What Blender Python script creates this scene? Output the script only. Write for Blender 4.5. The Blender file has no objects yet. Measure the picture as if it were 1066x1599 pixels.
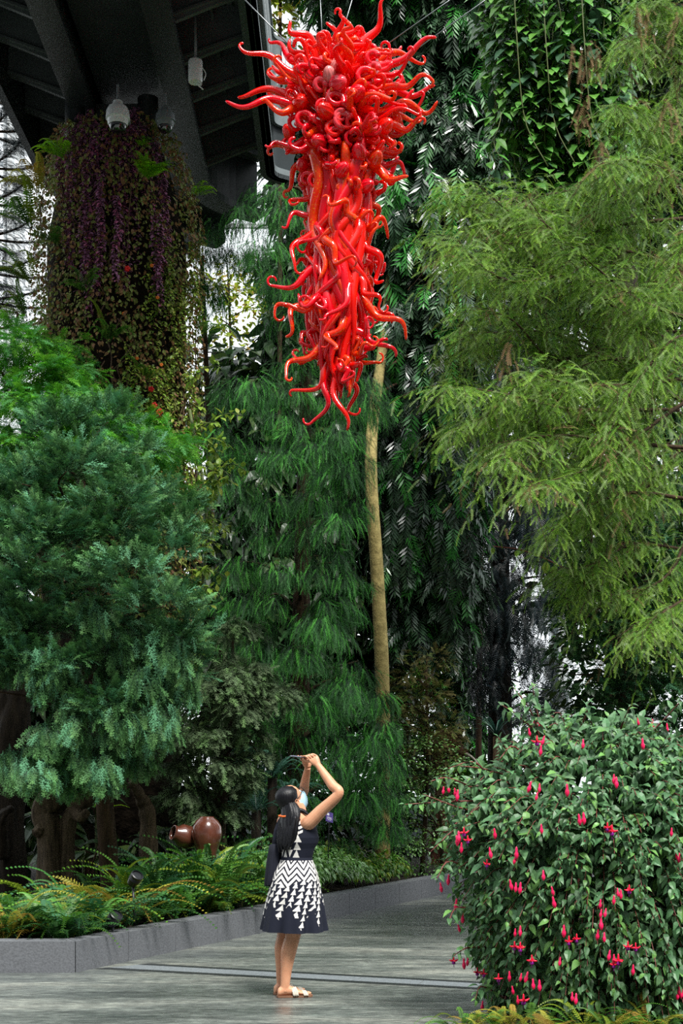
import bpy, math, random
import numpy as np
from mathutils import Vector, Matrix

F = 2220.0; CX = 533.0; HY = 1221.0; EYE = 1.55
C = bpy.context.scene.collection
PI = math.pi
def P(px, py, Y):
    return np.array([(px-CX)/F*Y, Y, EYE-(py-HY)/F*Y])
def rng(s): return np.random.default_rng(s)

# ------------------------------------------------------------------ materials
def srgb(r, g, b):
    f = lambda c: (c/255/12.92) if c/255 <= .04045 else ((c/255+.055)/1.055)**2.4
    return (f(r), f(g), f(b), 1.0)
class NT:
    def __init__(s, name):
        s.m = bpy.data.materials.new(name); s.m.use_nodes = True
        s.t = s.m.node_tree; s.t.nodes.clear()
        s.out = s.n('ShaderNodeOutputMaterial')
    def n(s, typ, **kw):
        nd = s.t.nodes.new(typ)
        for k, v in kw.items(): setattr(nd, k, v)
        return nd
    def l(s, a, b): s.t.links.new(a, b)
    def principled(s, rough=.5, spec=.5, metal=0, coat=0):
        p = s.n('ShaderNodeBsdfPrincipled')
        p.inputs['Roughness'].default_value = rough
        p.inputs['Specular IOR Level'].default_value = spec
        p.inputs['Metallic'].default_value = metal
        p.inputs['Coat Weight'].default_value = coat
        p.inputs['Coat Roughness'].default_value = .04
        return p
    def ramp(s, fac, stops):
        r = s.n('ShaderNodeValToRGB'); e = r.color_ramp.elements
        while len(e) < len(stops): e.new(.5)
        for k, (p, c) in zip(e, stops): k.position = p; k.color = c
        s.l(fac, r.inputs['Fac']); return r.outputs['Color']
    def noise(s, scale, detail=4, rough=.55, vec=None, stretch=None):
        tc = s.n('ShaderNodeTexCoord'); v = tc.outputs['Object']
        if stretch:
            mp = s.n('ShaderNodeMapping'); mp.inputs['Scale'].default_value = stretch
            s.l(v, mp.inputs['Vector']); v = mp.outputs['Vector']
        nz = s.n('ShaderNodeTexNoise'); nz.inputs['Scale'].default_value = scale
        nz.inputs['Detail'].default_value = detail; nz.inputs['Roughness'].default_value = rough
        s.l(v, nz.inputs['Vector']); return nz.outputs['Fac']
    def bump(s, h, strength=.3, dist=.02):
        b = s.n('ShaderNodeBump'); b.inputs['Strength'].default_value = strength
        b.inputs['Distance'].default_value = dist
        s.l(h, b.inputs['Height']); return b.outputs['Normal']
    def done(s, shader):
        s.l(shader, s.out.inputs['Surface']); return s.m

def plain(name, col, rough=.5, spec=.5, metal=0, coat=0, var=.12, scale=9, bump=0):
    t = NT(name); p = t.principled(rough, spec, metal, coat)
    nz = t.noise(scale)
    lo = tuple(c*(1-var) for c in col[:3])+(1,); hi = tuple(min(1, c*(1+var)) for c in col[:3])+(1,)
    t.l(t.ramp(nz, [(.3, lo), (.7, hi)]), p.inputs['Base Color'])
    if bump: t.l(t.bump(nz, bump), p.inputs['Normal'])
    return t.done(p.outputs[0])

def leafmat(name, base, tip, alt=None, rough=.45, spec=.4, trans=.25, var=.35, altfac=.25):
    """leaf colour from base of shoot to young tip, each shoot a little different"""
    t = NT(name)
    a = t.n('ShaderNodeAttribute', attribute_name='tipness'); r = t.n('ShaderNodeAttribute', attribute_name='rnd')
    col = t.ramp(a.outputs['Fac'], [(.15, base), (.95, tip)])
    if alt:
        mx = t.n('ShaderNodeMix', data_type='RGBA')
        mr = t.n('ShaderNodeMath', operation='GREATER_THAN'); mr.inputs[1].default_value = 1-altfac
        t.l(r.outputs['Fac'], mr.inputs[0]); t.l(mr.outputs[0], mx.inputs['Factor'])
        t.l(col, mx.inputs['A']); mx.inputs['B'].default_value = alt; col = mx.outputs['Result']
    hs = t.n('ShaderNodeHueSaturation')
    w = t.n('ShaderNodeTexWhiteNoise', noise_dimensions='1D'); t.l(r.outputs['Fac'], w.inputs['W'])
    mp = t.n('ShaderNodeMapRange'); mp.inputs['To Min'].default_value = 1-var; mp.inputs['To Max'].default_value = 1+var
    t.l(w.outputs['Value'], mp.inputs['Value']); t.l(mp.outputs[0], hs.inputs['Value']); t.l(col, hs.inputs['Color'])
    mh = t.n('ShaderNodeMapRange'); mh.inputs['To Min'].default_value = .485; mh.inputs['To Max'].default_value = .515
    t.l(r.outputs['Fac'], mh.inputs['Value']); t.l(mh.outputs[0], hs.inputs['Hue'])
    p = t.principled(rough, spec); t.l(hs.outputs[0], p.inputs['Base Color'])
    tr = t.n('ShaderNodeBsdfTranslucent'); t.l(hs.outputs[0], tr.inputs['Color'])
    m = t.n('ShaderNodeMixShader'); m.inputs[0].default_value = trans
    t.l(p.outputs[0], m.inputs[1]); t.l(tr.outputs[0], m.inputs[2])
    return t.done(m.outputs[0])

def barkmat(name, a, b, scale=6, stretch=(4, 4, .6)):
    t = NT(name); p = t.principled(.85, .2)
    nz = t.noise(scale, 6, .65, stretch=stretch)
    t.l(t.ramp(nz, [(.3, a), (.7, b)]), p.inputs['Base Color'])
    t.l(t.bump(nz, .8, .03), p.inputs['Normal']); return t.done(p.outputs[0])

# ------------------------------------------------------------------ objects
def tag(o, label=None, cat=None, group=None, kind=None):
    if label: o['label'] = label
    if cat: o['category'] = cat
    if group: o['group'] = group
    if kind: o['kind'] = kind
    return o
def empty(name, loc, label, cat, group=None, kind=None):
    o = bpy.data.objects.new(name, None); C.objects.link(o); o.empty_display_size = .1
    o.location = loc; return tag(o, label, cat, group, kind)
def rawmesh(name, V, loops, sizes, mats, parent=None, attrs=None, smooth=False, matidx=None):
    """V in world coordinates; if parent is an Empty, vertices are stored relative to it"""
    V = np.asarray(V, dtype=np.float32)
    if parent is not None:
        off = np.zeros(3); q = parent
        while q is not None: off += np.array(q.location); q = q.parent
        V = V - off.astype(np.float32)
    me = bpy.data.meshes.new(name)
    sizes = np.asarray(sizes, dtype=np.int32); loops = np.asarray(loops, dtype=np.int32)
    me.vertices.add(len(V)); me.vertices.foreach_set('co', V.ravel())
    me.loops.add(len(loops)); me.loops.foreach_set('vertex_index', loops)
    st = np.zeros(len(sizes), dtype=np.int32); st[1:] = np.cumsum(sizes)[:-1]
    me.polygons.add(len(sizes)); me.polygons.foreach_set('loop_start', st)
    if matidx is not None: me.polygons.foreach_set('material_index', np.asarray(matidx, dtype=np.int32))
    if attrs:
        for k, a in attrs.items():
            at = me.attributes.new(k, 'FLOAT', 'POINT'); at.data.foreach_set('value', np.asarray(a, dtype=np.float32))
    me.update(calc_edges=True)
    me.polygons.foreach_set('use_smooth', np.full(len(me.polygons), smooth))
    for m in (mats if isinstance(mats, (list, tuple)) else [mats]): me.materials.append(m)
    o = bpy.data.objects.new(name, me); C.objects.link(o)
    if parent is not None: o.parent = parent
    return o

class MB:
    """collects solids, then links them as one mesh object"""
    def __init__(s): s.V = []; s.L = []; s.S = []; s.M = []; s.n = 0
    def add(s, V, faces, mi=0):
        V = np.asarray(V, dtype=float).reshape(-1, 3)
        for f in faces: s.L.extend([i+s.n for i in f]); s.S.append(len(f)); s.M.append(mi)
        s.V.append(V); s.n += len(V)
    def box(s, c, size, R=None, mi=0):
        h = np.array(size)/2; v = np.array([[x, y, z] for x in (-1, 1) for y in (-1, 1) for z in (-1, 1)])*h
        if R is not None: v = v@np.array(R).T
        s.add(v+np.array(c), [(0,1,3,2),(4,6,7,5),(0,4,5,1),(2,3,7,6),(0,2,6,4),(1,5,7,3)], mi)
    def beam(s, a, b, w, h, up=(0, 0, 1), mi=0):
        a = np.array(a, float); b = np.array(b, float); x = b-a; L = np.linalg.norm(x); x /= L
        y = np.cross(up, x); y /= np.linalg.norm(y); z = np.cross(x, y)
        s.box((a+b)/2, (L, w, h), np.stack([x, y, z], 1), mi)
    def prism(s, poly, z0, z1, mi=0):
        n = len(poly); v = [(p[0], p[1], z0) for p in poly]+[(p[0], p[1], z1) for p in poly]
        fs = [tuple(range(n))[::-1], tuple(range(n, 2*n))]+[(i, (i+1) % n, n+(i+1) % n, n+i) for i in range(n)]
        s.add(v, fs, mi)
    def tube(s, pts, rad, seg=8, cap=True, mi=0):
        pts = np.asarray(pts, float); n = len(pts)
        rad = np.broadcast_to(np.asarray(rad, float), (n,)) if np.ndim(rad) < 2 else np.asarray(rad)
        T = np.gradient(pts, axis=0); T /= (np.linalg.norm(T, axis=1, keepdims=True)+1e-9)
        a = np.array([0, 0, 1.]) if abs(T[0][2]) < .9 else np.array([1., 0, 0])
        N = np.cross(T[0], a); N /= np.linalg.norm(N); th = np.arange(seg)/seg*2*PI
        V = np.zeros((n, seg, 3))
        for i in range(n):
            N = N-T[i]*N.dot(T[i]); N /= (np.linalg.norm(N)+1e-9); B = np.cross(T[i], N)
            V[i] = pts[i]+rad[i]*(np.cos(th)[:, None]*N+np.sin(th)[:, None]*B)
        fs = [(i*seg+j, i*seg+(j+1) % seg, (i+1)*seg+(j+1) % seg, (i+1)*seg+j) for i in range(n-1) for j in range(seg)]
        if cap: fs += [tuple(range(seg))[::-1], tuple((n-1)*seg+j for j in range(seg))]
        s.add(V.reshape(-1, 3), fs, mi)
    def rings(s, R, cap=True, mi=0):
        """R (n, seg, 3)"""
        R = np.asarray(R); n, seg = R.shape[:2]
        fs = [(i*seg+j, i*seg+(j+1) % seg, (i+1)*seg+(j+1) % seg, (i+1)*seg+j) for i in range(n-1) for j in range(seg)]
        if cap: fs += [tuple(range(seg))[::-1], tuple((n-1)*seg+j for j in range(seg))]
        s.add(R.reshape(-1, 3), fs, mi)
    def lathe(s, c, prof, seg=24, axis=(0, 0, 1), cap=True, mi=0):
        ax = np.array(axis, float); ax /= np.linalg.norm(ax)
        a = np.array([1., 0, 0]) if abs(ax[0]) < .9 else np.array([0, 1., 0])
        u = np.cross(ax, a); u /= np.linalg.norm(u); w = np.cross(ax, u); th = np.arange(seg)/seg*2*PI
        ring = np.cos(th)[:, None]*u+np.sin(th)[:, None]*w
        s.rings(np.array([np.array(c)+ax*z+ring*r for r, z in prof]), cap, mi)
    def ball(s, c, r, seg=16, R=None, mi=0):
        r = np.broadcast_to(np.asarray(r, float), (3,)); ph = np.linspace(.02, PI-.02, seg//2+1); th = np.arange(seg)/seg*2*PI
        v = np.stack([np.sin(ph)[:, None]*np.cos(th), np.sin(ph)[:, None]*np.sin(th), np.repeat(-np.cos(ph)[:, None], seg, 1)], -1)*r
        if R is not None: v = v@np.array(R).T
        s.rings(v+np.array(c), True, mi)
    def build(s, name, mats, parent=None, smooth=True, sharp=None):
        o = rawmesh(name, np.concatenate(s.V), s.L, s.S, mats, parent, smooth=smooth, matidx=s.M)
        if sharp: o.data.set_sharp_from_angle(angle=math.radians(sharp))
        return o
def smooth_path(pts, n=24):
    """Catmull-Rom through pts"""
    p = np.asarray(pts, float); p = np.vstack([2*p[0]-p[1], p, 2*p[-1]-p[-2]]); out = []
    m = len(p)-3
    for t in np.linspace(0, m-1e-6, n):
        i = int(t); f = t-i; a, b, c, d = p[i:i+4]
        out.append(.5*(2*b+(c-a)*f+(2*a-5*b+4*c-d)*f*f+(3*b-a-3*c+d)*f**3))
    return np.array(out)

# ------------------------------------------------------------------ foliage
class Tm:
    """a leaf / shoot template: axis +X, flat side +Z"""
    def __init__(s): s.V = []; s.L = []; s.S = []; s.T = []
    def poly(s, pts, ts):
        b = len(s.V); s.V += [tuple(p) for p in pts]; s.T += list(ts); s.L += list(range(b, b+len(pts))); s.S.append(len(pts))
    def fin(s):
        s.V = np.array(s.V, float); s.L = np.array(s.L); s.S = np.array(s.S); s.T = np.array(s.T); return s
def rhomb(T, b, d, side, L, w, t0, t1, mid=.45, lift=0):
    b = np.array(b); d = np.array(d)/np.linalg.norm(d); side = np.array(side)
    if w < .0135:      # needles: a slim triangle is enough
        T.poly([b-side*w*.45, b+d*L, b+side*w*.45], [t0, t1, t0]); return
    m = b+d*L*mid+np.array([0, 0, lift*L])
    T.poly([b, m+side*w/2, b+d*L, m-side*w/2], [t0, (t0+t1)/2, t1, (t0+t1)/2])
def shoot(n=22, L=.3, nl=.06, w=.006, ang=35, droop=.0, taper=.6, jit=.25, seed=1, stem=.004, both=True, branch=0):
    """a shoot: curved axis with n narrow leaves either side"""
    r = random.Random(seed); T = Tm(); prev = None
    ax = lambda s: np.array([L*(s-droop*.35*s*s), 0, -L*droop*s*s*.6])
    for i in range(n):
        s = (i+.6)/n; p = ax(s); tg = ax(min(1, s+.02))-ax(s-.02); tg /= np.linalg.norm(tg)
        a = math.radians(ang)*(1-.35*s); l = nl*(1-taper*s)*(1+r.uniform(-.2, .2))
        for sd in ((1, -1) if both else ((1,) if i % 2 else (-1,))):
            lat = np.array([0, sd, r.uniform(-jit, jit)]); lat /= np.linalg.norm(lat)
            d = tg*math.cos(a)+lat*math.sin(a)
            side = np.cross(d, [0, 0, 1.]); side /= np.linalg.norm(side)
            if branch:
                for k in range(branch):
                    f = (k+.5)/branch; q = p+d*l*f; ll = l*.45*(1-.5*f)
                    for s2 in (1, -1):
                        d2 = d*.75+side*s2*.66+np.array([0, 0, r.uniform(-.2, .2)]); d2 /= np.linalg.norm(d2)
                        sd2 = np.cross(d2, [0, 0, 1.]); sd2 /= np.linalg.norm(sd2)
                        rhomb(T, q, d2, sd2, ll, w, .25+.5*s*f, .5+.5*s)
            rhomb(T, p, d, side, l, w, s*.55, .35+s*.65)
    for i in range(2):
        a, b = ax(i/2), ax((i+1)/2); y = np.array([0, stem, 0])
        T.poly([a-y, b, a+y], [i/3]*3)
    rhomb(T, ax(.97), (ax(1)-ax(.95)), (0, 1, 0), nl*.5, w, .8, 1)
    return T.fin()
def ovate(L=.08, w=.045, fold=.25, curl=.25, pet=.15):
    """one broad leaf folded along the midrib, its tip curling down"""
    T = Tm(); xs = [0, .22, .5, .78, 1.0]; ws = [.0, .82, 1., .55, 0]
    z = lambda x: -curl*L*x*x
    mid = [np.array([L*(pet+x*(1-pet)), 0, z(x)]) for x in xs]
    for sd in (1, -1):
        ed = [m+np.array([0, sd*w/2*k, fold*w/2*k]) for m, k in zip(mid, ws)]
        T.poly([mid[0], ed[1], mid[1]] if sd < 0 else [mid[0], mid[1], ed[1]], [.2, .6, .4])
        for i in (1, 2):
            q = [mid[i], mid[i+1], ed[i+1], ed[i]]
            T.poly(q if sd > 0 else q[::-1], [.45+.1*i]*4)
        T.poly([mid[3], mid[4], ed[3]] if sd > 0 else [mid[3], ed[3], mid[4]], [.8, 1, .8])
    p = pet*L; T.poly([(0, -.0015, 0), (p, -.0015, 0), (p, .0015, 0), (0, .0015, 0)], [0]*4)
    return T.fin()
def frond(L=.6, n=20, pl=.11, pw=.022, arch=.5, toothed=False, seed=1, tipw=.15):
    r = random.Random(seed); T = Tm()
    ax = lambda s: np.array([L*s*(1-.25*arch*s*s), 0, L*arch*(.55*s-.95*s*s*s*.9-.1*s*s)])
    for i in range(n):
        s = .1+.9*(i+.5)/n; p = ax(s); tg = ax(s+.01)-ax(s-.01); tg /= np.linalg.norm(tg)
        env = min(1, (s-.02)*4)*max(tipw, (1-s)**.7); l = pl*env*(1+r.uniform(-.1, .1))
        for sd in (1, -1):
            d = tg*.42+np.array([0, sd, -.22+r.uniform(-.12, .12)]); d /= np.linalg.norm(d)
            sid = np.cross(d, [0, 0, 1.]); sid /= np.linalg.norm(sid)
            if toothed:
                for k in range(5):
                    f = (k+.4)/5
                    for s2 in (1, -1):
                        d2 = d*.7+sid*s2*.7; rhomb(T, p+d*l*f, d2, np.cross(d2, [0, 0, 1.]), l*.32*(1.1-f), pw*.45, .3+.4*s, .6+.4*s)
                rhomb(T, p, d, sid, l, pw*.35, .3+.3*s, .5+.5*s)
            else: rhomb(T, p, d, sid, l, pw, .2+.4*s, .4+.6*s, .35, -.05)
    for i in range(6):
        a, b = ax(i/6), ax((i+1)/6); y = np.array([0, .004*(1-i/8), 0]); T.poly([a-y, b-y, b+y, a+y], [.15]*4)
    return T.fin()
def blade(L=.6, w=.03, arch=.6, seg=6):
    T = Tm(); ax = lambda s: np.array([L*s*(1-.2*arch*s), 0, L*arch*(.6*s-.9*s*s)])
    for i in range(seg):
        a, b = i/seg, (i+1)/seg; wa = w*min(1, 5*a+.4)*(1-a**3); wb = w*min(1, 5*b+.4)*(1-b**3)
        A, B = ax(a), ax(b); u = np.array([0, 1., .25])
        v = np.array([0, -1., .25])
        T.poly([A, B, B+u*wb/2, A+u*wa/2], [a, b, b, a]); T.poly([A, A+v*wa/2, B+v*wb/2, B], [a, a, b, b])
    return T.fin()

class Fol:
    def __init__(s, seed=0): s.r = rng(seed); s.P = []
    def add(s, tm, pos, d, nrm, sc=1., rnd=None):
        pos = np.atleast_2d(pos).astype(float); n = len(pos)
        d = np.broadcast_to(np.asarray(d, float), (n, 3)); nrm = np.broadcast_to(np.asarray(nrm, float), (n, 3))
        x = d/(np.linalg.norm(d, axis=1, keepdims=True)+1e-9)
        z = nrm-(nrm*x).sum(1, keepdims=True)*x; zn = np.linalg.norm(z, axis=1, keepdims=True)
        alt = np.cross(x, np.array([.3, 1., .2])); z = np.where(zn < 1e-3, alt, z); z /= np.linalg.norm(z, axis=1, keepdims=True)
        y = np.cross(z, x); sc = np.broadcast_to(np.asarray(sc, float), (n,))
        if rnd is None: rnd = s.r.random(n)
        s.P.append((tm, pos, np.stack([x, y, z], 1), sc, np.broadcast_to(rnd, (n,))))
    def build(s, name, mat, parent=None):
        Vs, Ls, Ss, Ts, Rs = [], [], [], [], []; off = 0
        for tm, pos, M, sc, rd in s.P:
            n, k = len(pos), len(tm.V)
            V = np.einsum('vi,nij->nvj', tm.V, M)*sc[:, None, None]+pos[:, None]
            Vs.append(V.reshape(-1, 3)); Ls.append((tm.L[None]+(np.arange(n)*k)[:, None]+off).ravel())
            Ss.append(np.tile(tm.S, n)); Ts.append(np.tile(tm.T, n)); Rs.append(np.repeat(rd, k)); off += n*k
        return rawmesh(name, np.concatenate(Vs), np.concatenate(Ls), np.concatenate(Ss), mat, parent,
                       {'tipness': np.concatenate(Ts), 'rnd': np.concatenate(Rs)})
def unit(v): return v/(np.linalg.norm(v, axis=-1, keepdims=True)+1e-9)
def sph(r, n, zmin=-1.):
    z = r.uniform(zmin, 1, n); a = r.uniform(0, 2*PI, n); q = np.sqrt(1-z*z)
    return np.stack([q*np.cos(a), q*np.sin(a), z], 1)
def clump(f, tms, c, rad, n, out=.6, down=.5, up=0., sc=(.8, 1.2), zmin=-.35, inner=.45, hang=0, tuft=1, tj=.035, tn=.2):
    """a leafy bough end: shoots on an ellipsoid, in tufts, pointing outward and drooping"""
    r = f.r; rad = np.broadcast_to(np.asarray(rad, float), (3,))
    tms = tms if isinstance(tms, (list, tuple)) else [tms]
    for tm in tms:
        m = max(1, int(n/len(tms)/tuft)); u = sph(r, m, zmin); k = r.uniform(inner, 1, (m, 1))**.6
        p = np.asarray(c)+u*rad*k; d = unit(u*[1, 1, .5])*out+np.array([0, 0, up-down])+r.normal(0, .18, (m, 3))
        if tuft > 1:
            u, p, d = [np.repeat(q, tuft, 0) for q in (u, p, d)]; m = len(u)
            p = p+r.normal(0, tj, (m, 3)); d = d+r.normal(0, tn, (m, 3))
        nr = u*[.6, .6, .5]+np.array([0, 0, .9])+r.normal(0, .25, (m, 3))
        if hang:   # curtains: the flat side faces outward
            nr = u*[1, 1, .2]+r.normal(0, .35, (m, 3))
        f.add(tm, p, d, nr, r.uniform(*sc, m))
def in_poly(rows, py):
    ys = [q[0] for q in rows]
    return np.interp(py, ys, [q[1] for q in rows]), np.interp(py, ys, [q[2] for q in rows])
def crown(f, rows, Y, step, tms, rad, n, depth=.8, back=True, jit=.6, seed=0, margin=0., **kw):
    """clumps over the outside of a crown whose outline (py, xl, xr) is given at distance Y; returns clump centres"""
    r = rng(seed); m = F/Y; cs = []
    py = rows[0][0]; row = 0
    while py <= rows[-1][0]:
        xl, xr = in_poly(rows, py); hw = max(.08, (xr-xl)/2/m-.35*rad[0]-margin); cx = (xl+xr)/2
        circ = max(1, int(round(PI*max(hw, .05)*(1+depth)/2*1.0/step)))
        nn = circ*2 if back else circ
        for k in range(nn):
            a = PI*(k+.5*(row % 2)+r.uniform(-.25, .25))/circ     # 0..pi is the near half
            lay = 1-.3*r.random()
            x = cx/1.0+math.cos(a)*hw*m*lay; dy = -math.sin(a)*hw*depth*lay
            c = P(x+r.uniform(-.3, .3)*jit*step*m, py+r.uniform(-jit, jit)*step*m, Y)+np.array([0, dy, 0])
            cs.append(c); s = r.uniform(.65, 1.3)
            clump(f, tms, c, np.asarray(rad)*s, int(n*s*s*(1 if a < PI else .2)), **kw)
        py += step*m*.8; row += 1
    return cs
def limbs(mb, base, cs, r, k, rad=.03, trunk=None):
    """branches from the trunk axis to some clump centres"""
    cs = [cs[i] for i in r.permutation(len(cs))[:k]]
    for c in cs:
        ax = trunk(c[2]-.35*np.linalg.norm((c-base)[:2])) if trunk else base
        mid = (ax+c)/2+np.array([0, 0, .12])+r.normal(0, .05, 3)
        mb.tube(smooth_path([ax, mid, c], 8), np.linspace(rad, rad*.25, 8), 6)
EXPOSURE, SKY_H, SKY_Z, SUN_E = 1.0, 1.1, 1.0, 3.0
# ------------------------------------------------------------------ camera, light, sky
sc = bpy.context.scene
cam = bpy.data.cameras.new('camera'); co = bpy.data.objects.new('camera', cam); C.objects.link(co); sc.camera = co
co.location = (0, 0, EYE); co.rotation_euler = (PI/2, 0, 0)
cam.sensor_fit = 'VERTICAL'; cam.sensor_height = 36; cam.sensor_width = 24; cam.lens = F/1599*36
cam.shift_y = (HY-799.5)/1599; cam.clip_end = 300
sc.view_settings.view_transform = 'Standard'; sc.view_settings.look = 'None'; sc.view_settings.gamma = 1
sc.view_settings.use_curve_mapping = False; sc.view_settings.exposure = EXPOSURE
cy = sc.cycles; cy.max_bounces = 5; cy.diffuse_bounces = 3; cy.glossy_bounces = 3; cy.transmission_bounces = 3
cy.transparent_max_bounces = 4; cy.caustics_reflective = False; cy.caustics_refractive = False
cy.use_denoising = False; cy.use_adaptive_sampling = False
cy.sample_clamp_indirect = 6
try: cy.debug_use_compact_bvh = True
except Exception: pass
w = bpy.data.worlds.new('overcast_sky'); sc.world = w; w.use_nodes = True; nt = w.node_tree; nt.nodes.clear()
tc = nt.nodes.new('ShaderNodeTexCoord'); sp = nt.nodes.new('ShaderNodeSeparateXYZ'); nt.links.new(tc.outputs['Generated'], sp.inputs[0])
# bright overcast overhead and beyond the glass, dim garden behind the viewer
def mrange(src, a, b, c, d):
    m = nt.nodes.new('ShaderNodeMapRange'); m.interpolation_type = 'SMOOTHSTEP'
    for k, v in zip(('From Min', 'From Max', 'To Min', 'To Max'), (a, b, c, d)): m.inputs[k].default_value = v
    nt.links.new(src, m.inputs['Value']); return m.outputs[0]
hz = mrange(sp.outputs['Y'], -.35, .8, .09, SKY_H)
zz = mrange(sp.outputs['Z'], .3, .85, 0, 1)
mx = nt.nodes.new('ShaderNodeMix'); nt.links.new(zz, mx.inputs['Factor']); nt.links.new(hz, mx.inputs['A']); mx.inputs['B'].default_value = SKY_Z
dn = mrange(sp.outputs['Z'], -.25, .0, .05, 1)
mu = nt.nodes.new('ShaderNodeMath'); mu.operation = 'MULTIPLY'; nt.links.new(mx.outputs['Result'], mu.inputs[0]); nt.links.new(dn, mu.inputs[1])
bg = nt.nodes.new('ShaderNodeBackground'); bg.inputs['Color'].default_value = (.90, .96, 1, 1); nt.links.new(mu.outputs[0], bg.inputs['Strength'])
wo = nt.nodes.new('ShaderNodeOutputWorld'); nt.links.new(bg.outputs[0], wo.inputs['Surface'])
sun = bpy.data.lights.new('skylight_sun', 'SUN'); sun.energy = SUN_E; sun.angle = math.radians(14); sun.color = (1, .98, .93)
so = bpy.data.objects.new('skylight_sun', sun); C.objects.link(so)
so.rotation_euler = Vector((-.24, .50, -.83)).to_track_quat('-Z', 'Y').to_euler(); so.location = (3, -4, 14)

# ------------------------------------------------------------------ floor, strip, planter
t = NT('granite_paving'); p = t.principled(.34, .5)
n1 = t.noise(1.1, 7, .68, stretch=(.45, 1.7, 1)); n2 = t.noise(26, 4, .75, stretch=(.3, 1, 1)); n3 = t.noise(5, 6, .75, stretch=(.3, 1.6, 1))
c1 = t.ramp(n1, [(.28, srgb(70, 76, 76)), (.5, srgb(106, 111, 108)), (.74, srgb(150, 151, 142))])
c2 = t.ramp(n2, [(.36, (.3, .3, .3, 1)), (.52, (.85, .85, .85, 1)), (.66, (1.6, 1.6, 1.5, 1))])
c3 = t.ramp(n3, [(.36, (.45, .45, .45, 1)), (.64, (1.35, 1.35, 1.3, 1))])
m = t.n('ShaderNodeMix', data_type='RGBA', blend_type='MULTIPLY'); m.inputs['Factor'].default_value = .75; t.l(c1, m.inputs['A']); t.l(c2, m.inputs['B'])
m2 = t.n('ShaderNodeMix', data_type='RGBA', blend_type='MULTIPLY'); m2.inputs['Factor'].default_value = .8; t.l(m.outputs['Result'], m2.inputs['A']); t.l(c3, m2.inputs['B'])
t.l(m2.outputs['Result'], p.inputs['Base Color'])
t.l(t.ramp(n1, [(.3, (.22,)*3+(1,)), (.7, (.5,)*3+(1,))]), p.inputs['Roughness'])
t.l(t.bump(n2, .25, .004), p.inputs['Normal']); PAVE = t.done(p.outputs[0])
STONE = plain('planter_stone', srgb(98, 100, 104), .6, .4, var=.25, scale=60, bump=.15)
STRIP = plain('strip_granite', srgb(112, 118, 121), .45, .5, var=.2, scale=35)
SLOT = plain('drain_slot_metal', srgb(38, 41, 42), .4, .5, var=.2)
SOIL = plain('soil', srgb(30, 26, 20), .95, .1, var=.5, scale=14, bump=.9)
mb = MB(); mb.box((0, 15, -.1), (30, 50, .2)); o = mb.build('floor', PAVE, smooth=False); tag(o, 'grey stone paved walkway running under the glass sculpture', 'floor', kind='structure')
def gp(px, py, z=0):
    Y = (EYE-z)*F/(py-HY); return np.array([(px-CX)/F*Y, Y, z])
A = gp(150, 1513); B = gp(760, 1546); A2 = gp(232, 1505); B2 = gp(760, 1534)
mb = MB()
def quadbox(mb, a, b, c, d, z0, z1, mi=0): mb.prism([a[:2], b[:2], c[:2], d[:2]], z0, z1, mi)
dv = lambda a, b, k: a+(b-a)*k
quadbox(mb, A, B, dv(B, B2, .22), dv(A, A2, .22), -.02, .003, 1)
quadbox(mb, dv(A, A2, .80), dv(B, B2, .80), B2, A2, -.02, .003, 1)
for i in range(6):
    k0, k1 = i/6+.001, (i+1)/6-.001; lo0, lo1 = dv(A, A2, .23), dv(B, B2, .23); hi0, hi1 = dv(A, A2, .79), dv(B, B2, .79)
    quadbox(mb, dv(lo0, lo1, k0), dv(lo0, lo1, k1), dv(hi0, hi1, k1), dv(hi0, hi1, k0), -.02, .002, 0)
tag(mb.build('trim_1', [STRIP, SLOT], smooth=False), 'pale granite strip between two dark drain slots across the walkway', 'floor strip', kind='structure')
# planter wall: along x at the front, then back and to the right beside the walk
W0 = np.array([-2.16, 11.55]); W1 = np.array([1.38, 19.55]); wd = (W1-W0)/np.linalg.norm(W1-W0); wn = np.array([-wd[1], wd[0]])
def wall_pt(t, off=0): return W0+(W1-W0)*t+wn*off
mb = MB(); H = .255; TH = .22
bend = [(.0, 1.), (.45, 1.0)]
front = [np.array([-7., 11.5]), W0]
fi = [np.array([-7., 11.5+TH]), W0+np.array([-.10, TH])]
rest = [W0]+[wall_pt(k) for k in np.linspace(.0, 1, 12)[1:]]
ext = W1.copy(); a = math.atan2(wd[1], wd[0])
for i in range(8):
    a -= .13; ext = ext+np.array([math.cos(a), math.sin(a)])*.9; rest.append(ext.copy())
def wall_run(pts, inn, g=.004):
    for i in range(len(pts)-1):
        d = unit(pts[i+1]-pts[i]); mb.prism([pts[i]+d*g, pts[i+1]-d*g, inn[i+1]-d*g, inn[i]+d*g], 0, H)
nf = 4; fr = [front[0]+(front[1]-front[0])*k/nf for k in range(nf+1)]; fin = [fi[0]+(fi[1]-fi[0])*k/nf for k in range(nf+1)]
wall_run(fr, fin)
inn = []
for i, q in enumerate(rest):
    d = unit(rest[min(i+1, len(rest)-1)]-rest[max(i-1, 0)]); inn.append(q+np.array([-d[1], d[0]])*TH)
inn[0] = fin[-1]; wall_run(rest, inn)
PL = mb.build('wall_planter', STONE, smooth=False); tag(PL, 'low grey stone kerb wall holding back the planted bed', 'planter wall', kind='structure')
mb = MB(); mb.prism([fin[0]]+[fin[-1]]+inn[1:]+[np.array([12, 30.]), np.array([12, 45]), np.array([-12, 45]), np.array([-12, 11.7])], 0, .19)
tag(mb.build('ground_bed', SOIL, smooth=False), 'dark soil of the planted bed behind the kerb wall', 'soil', kind='structure')
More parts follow.
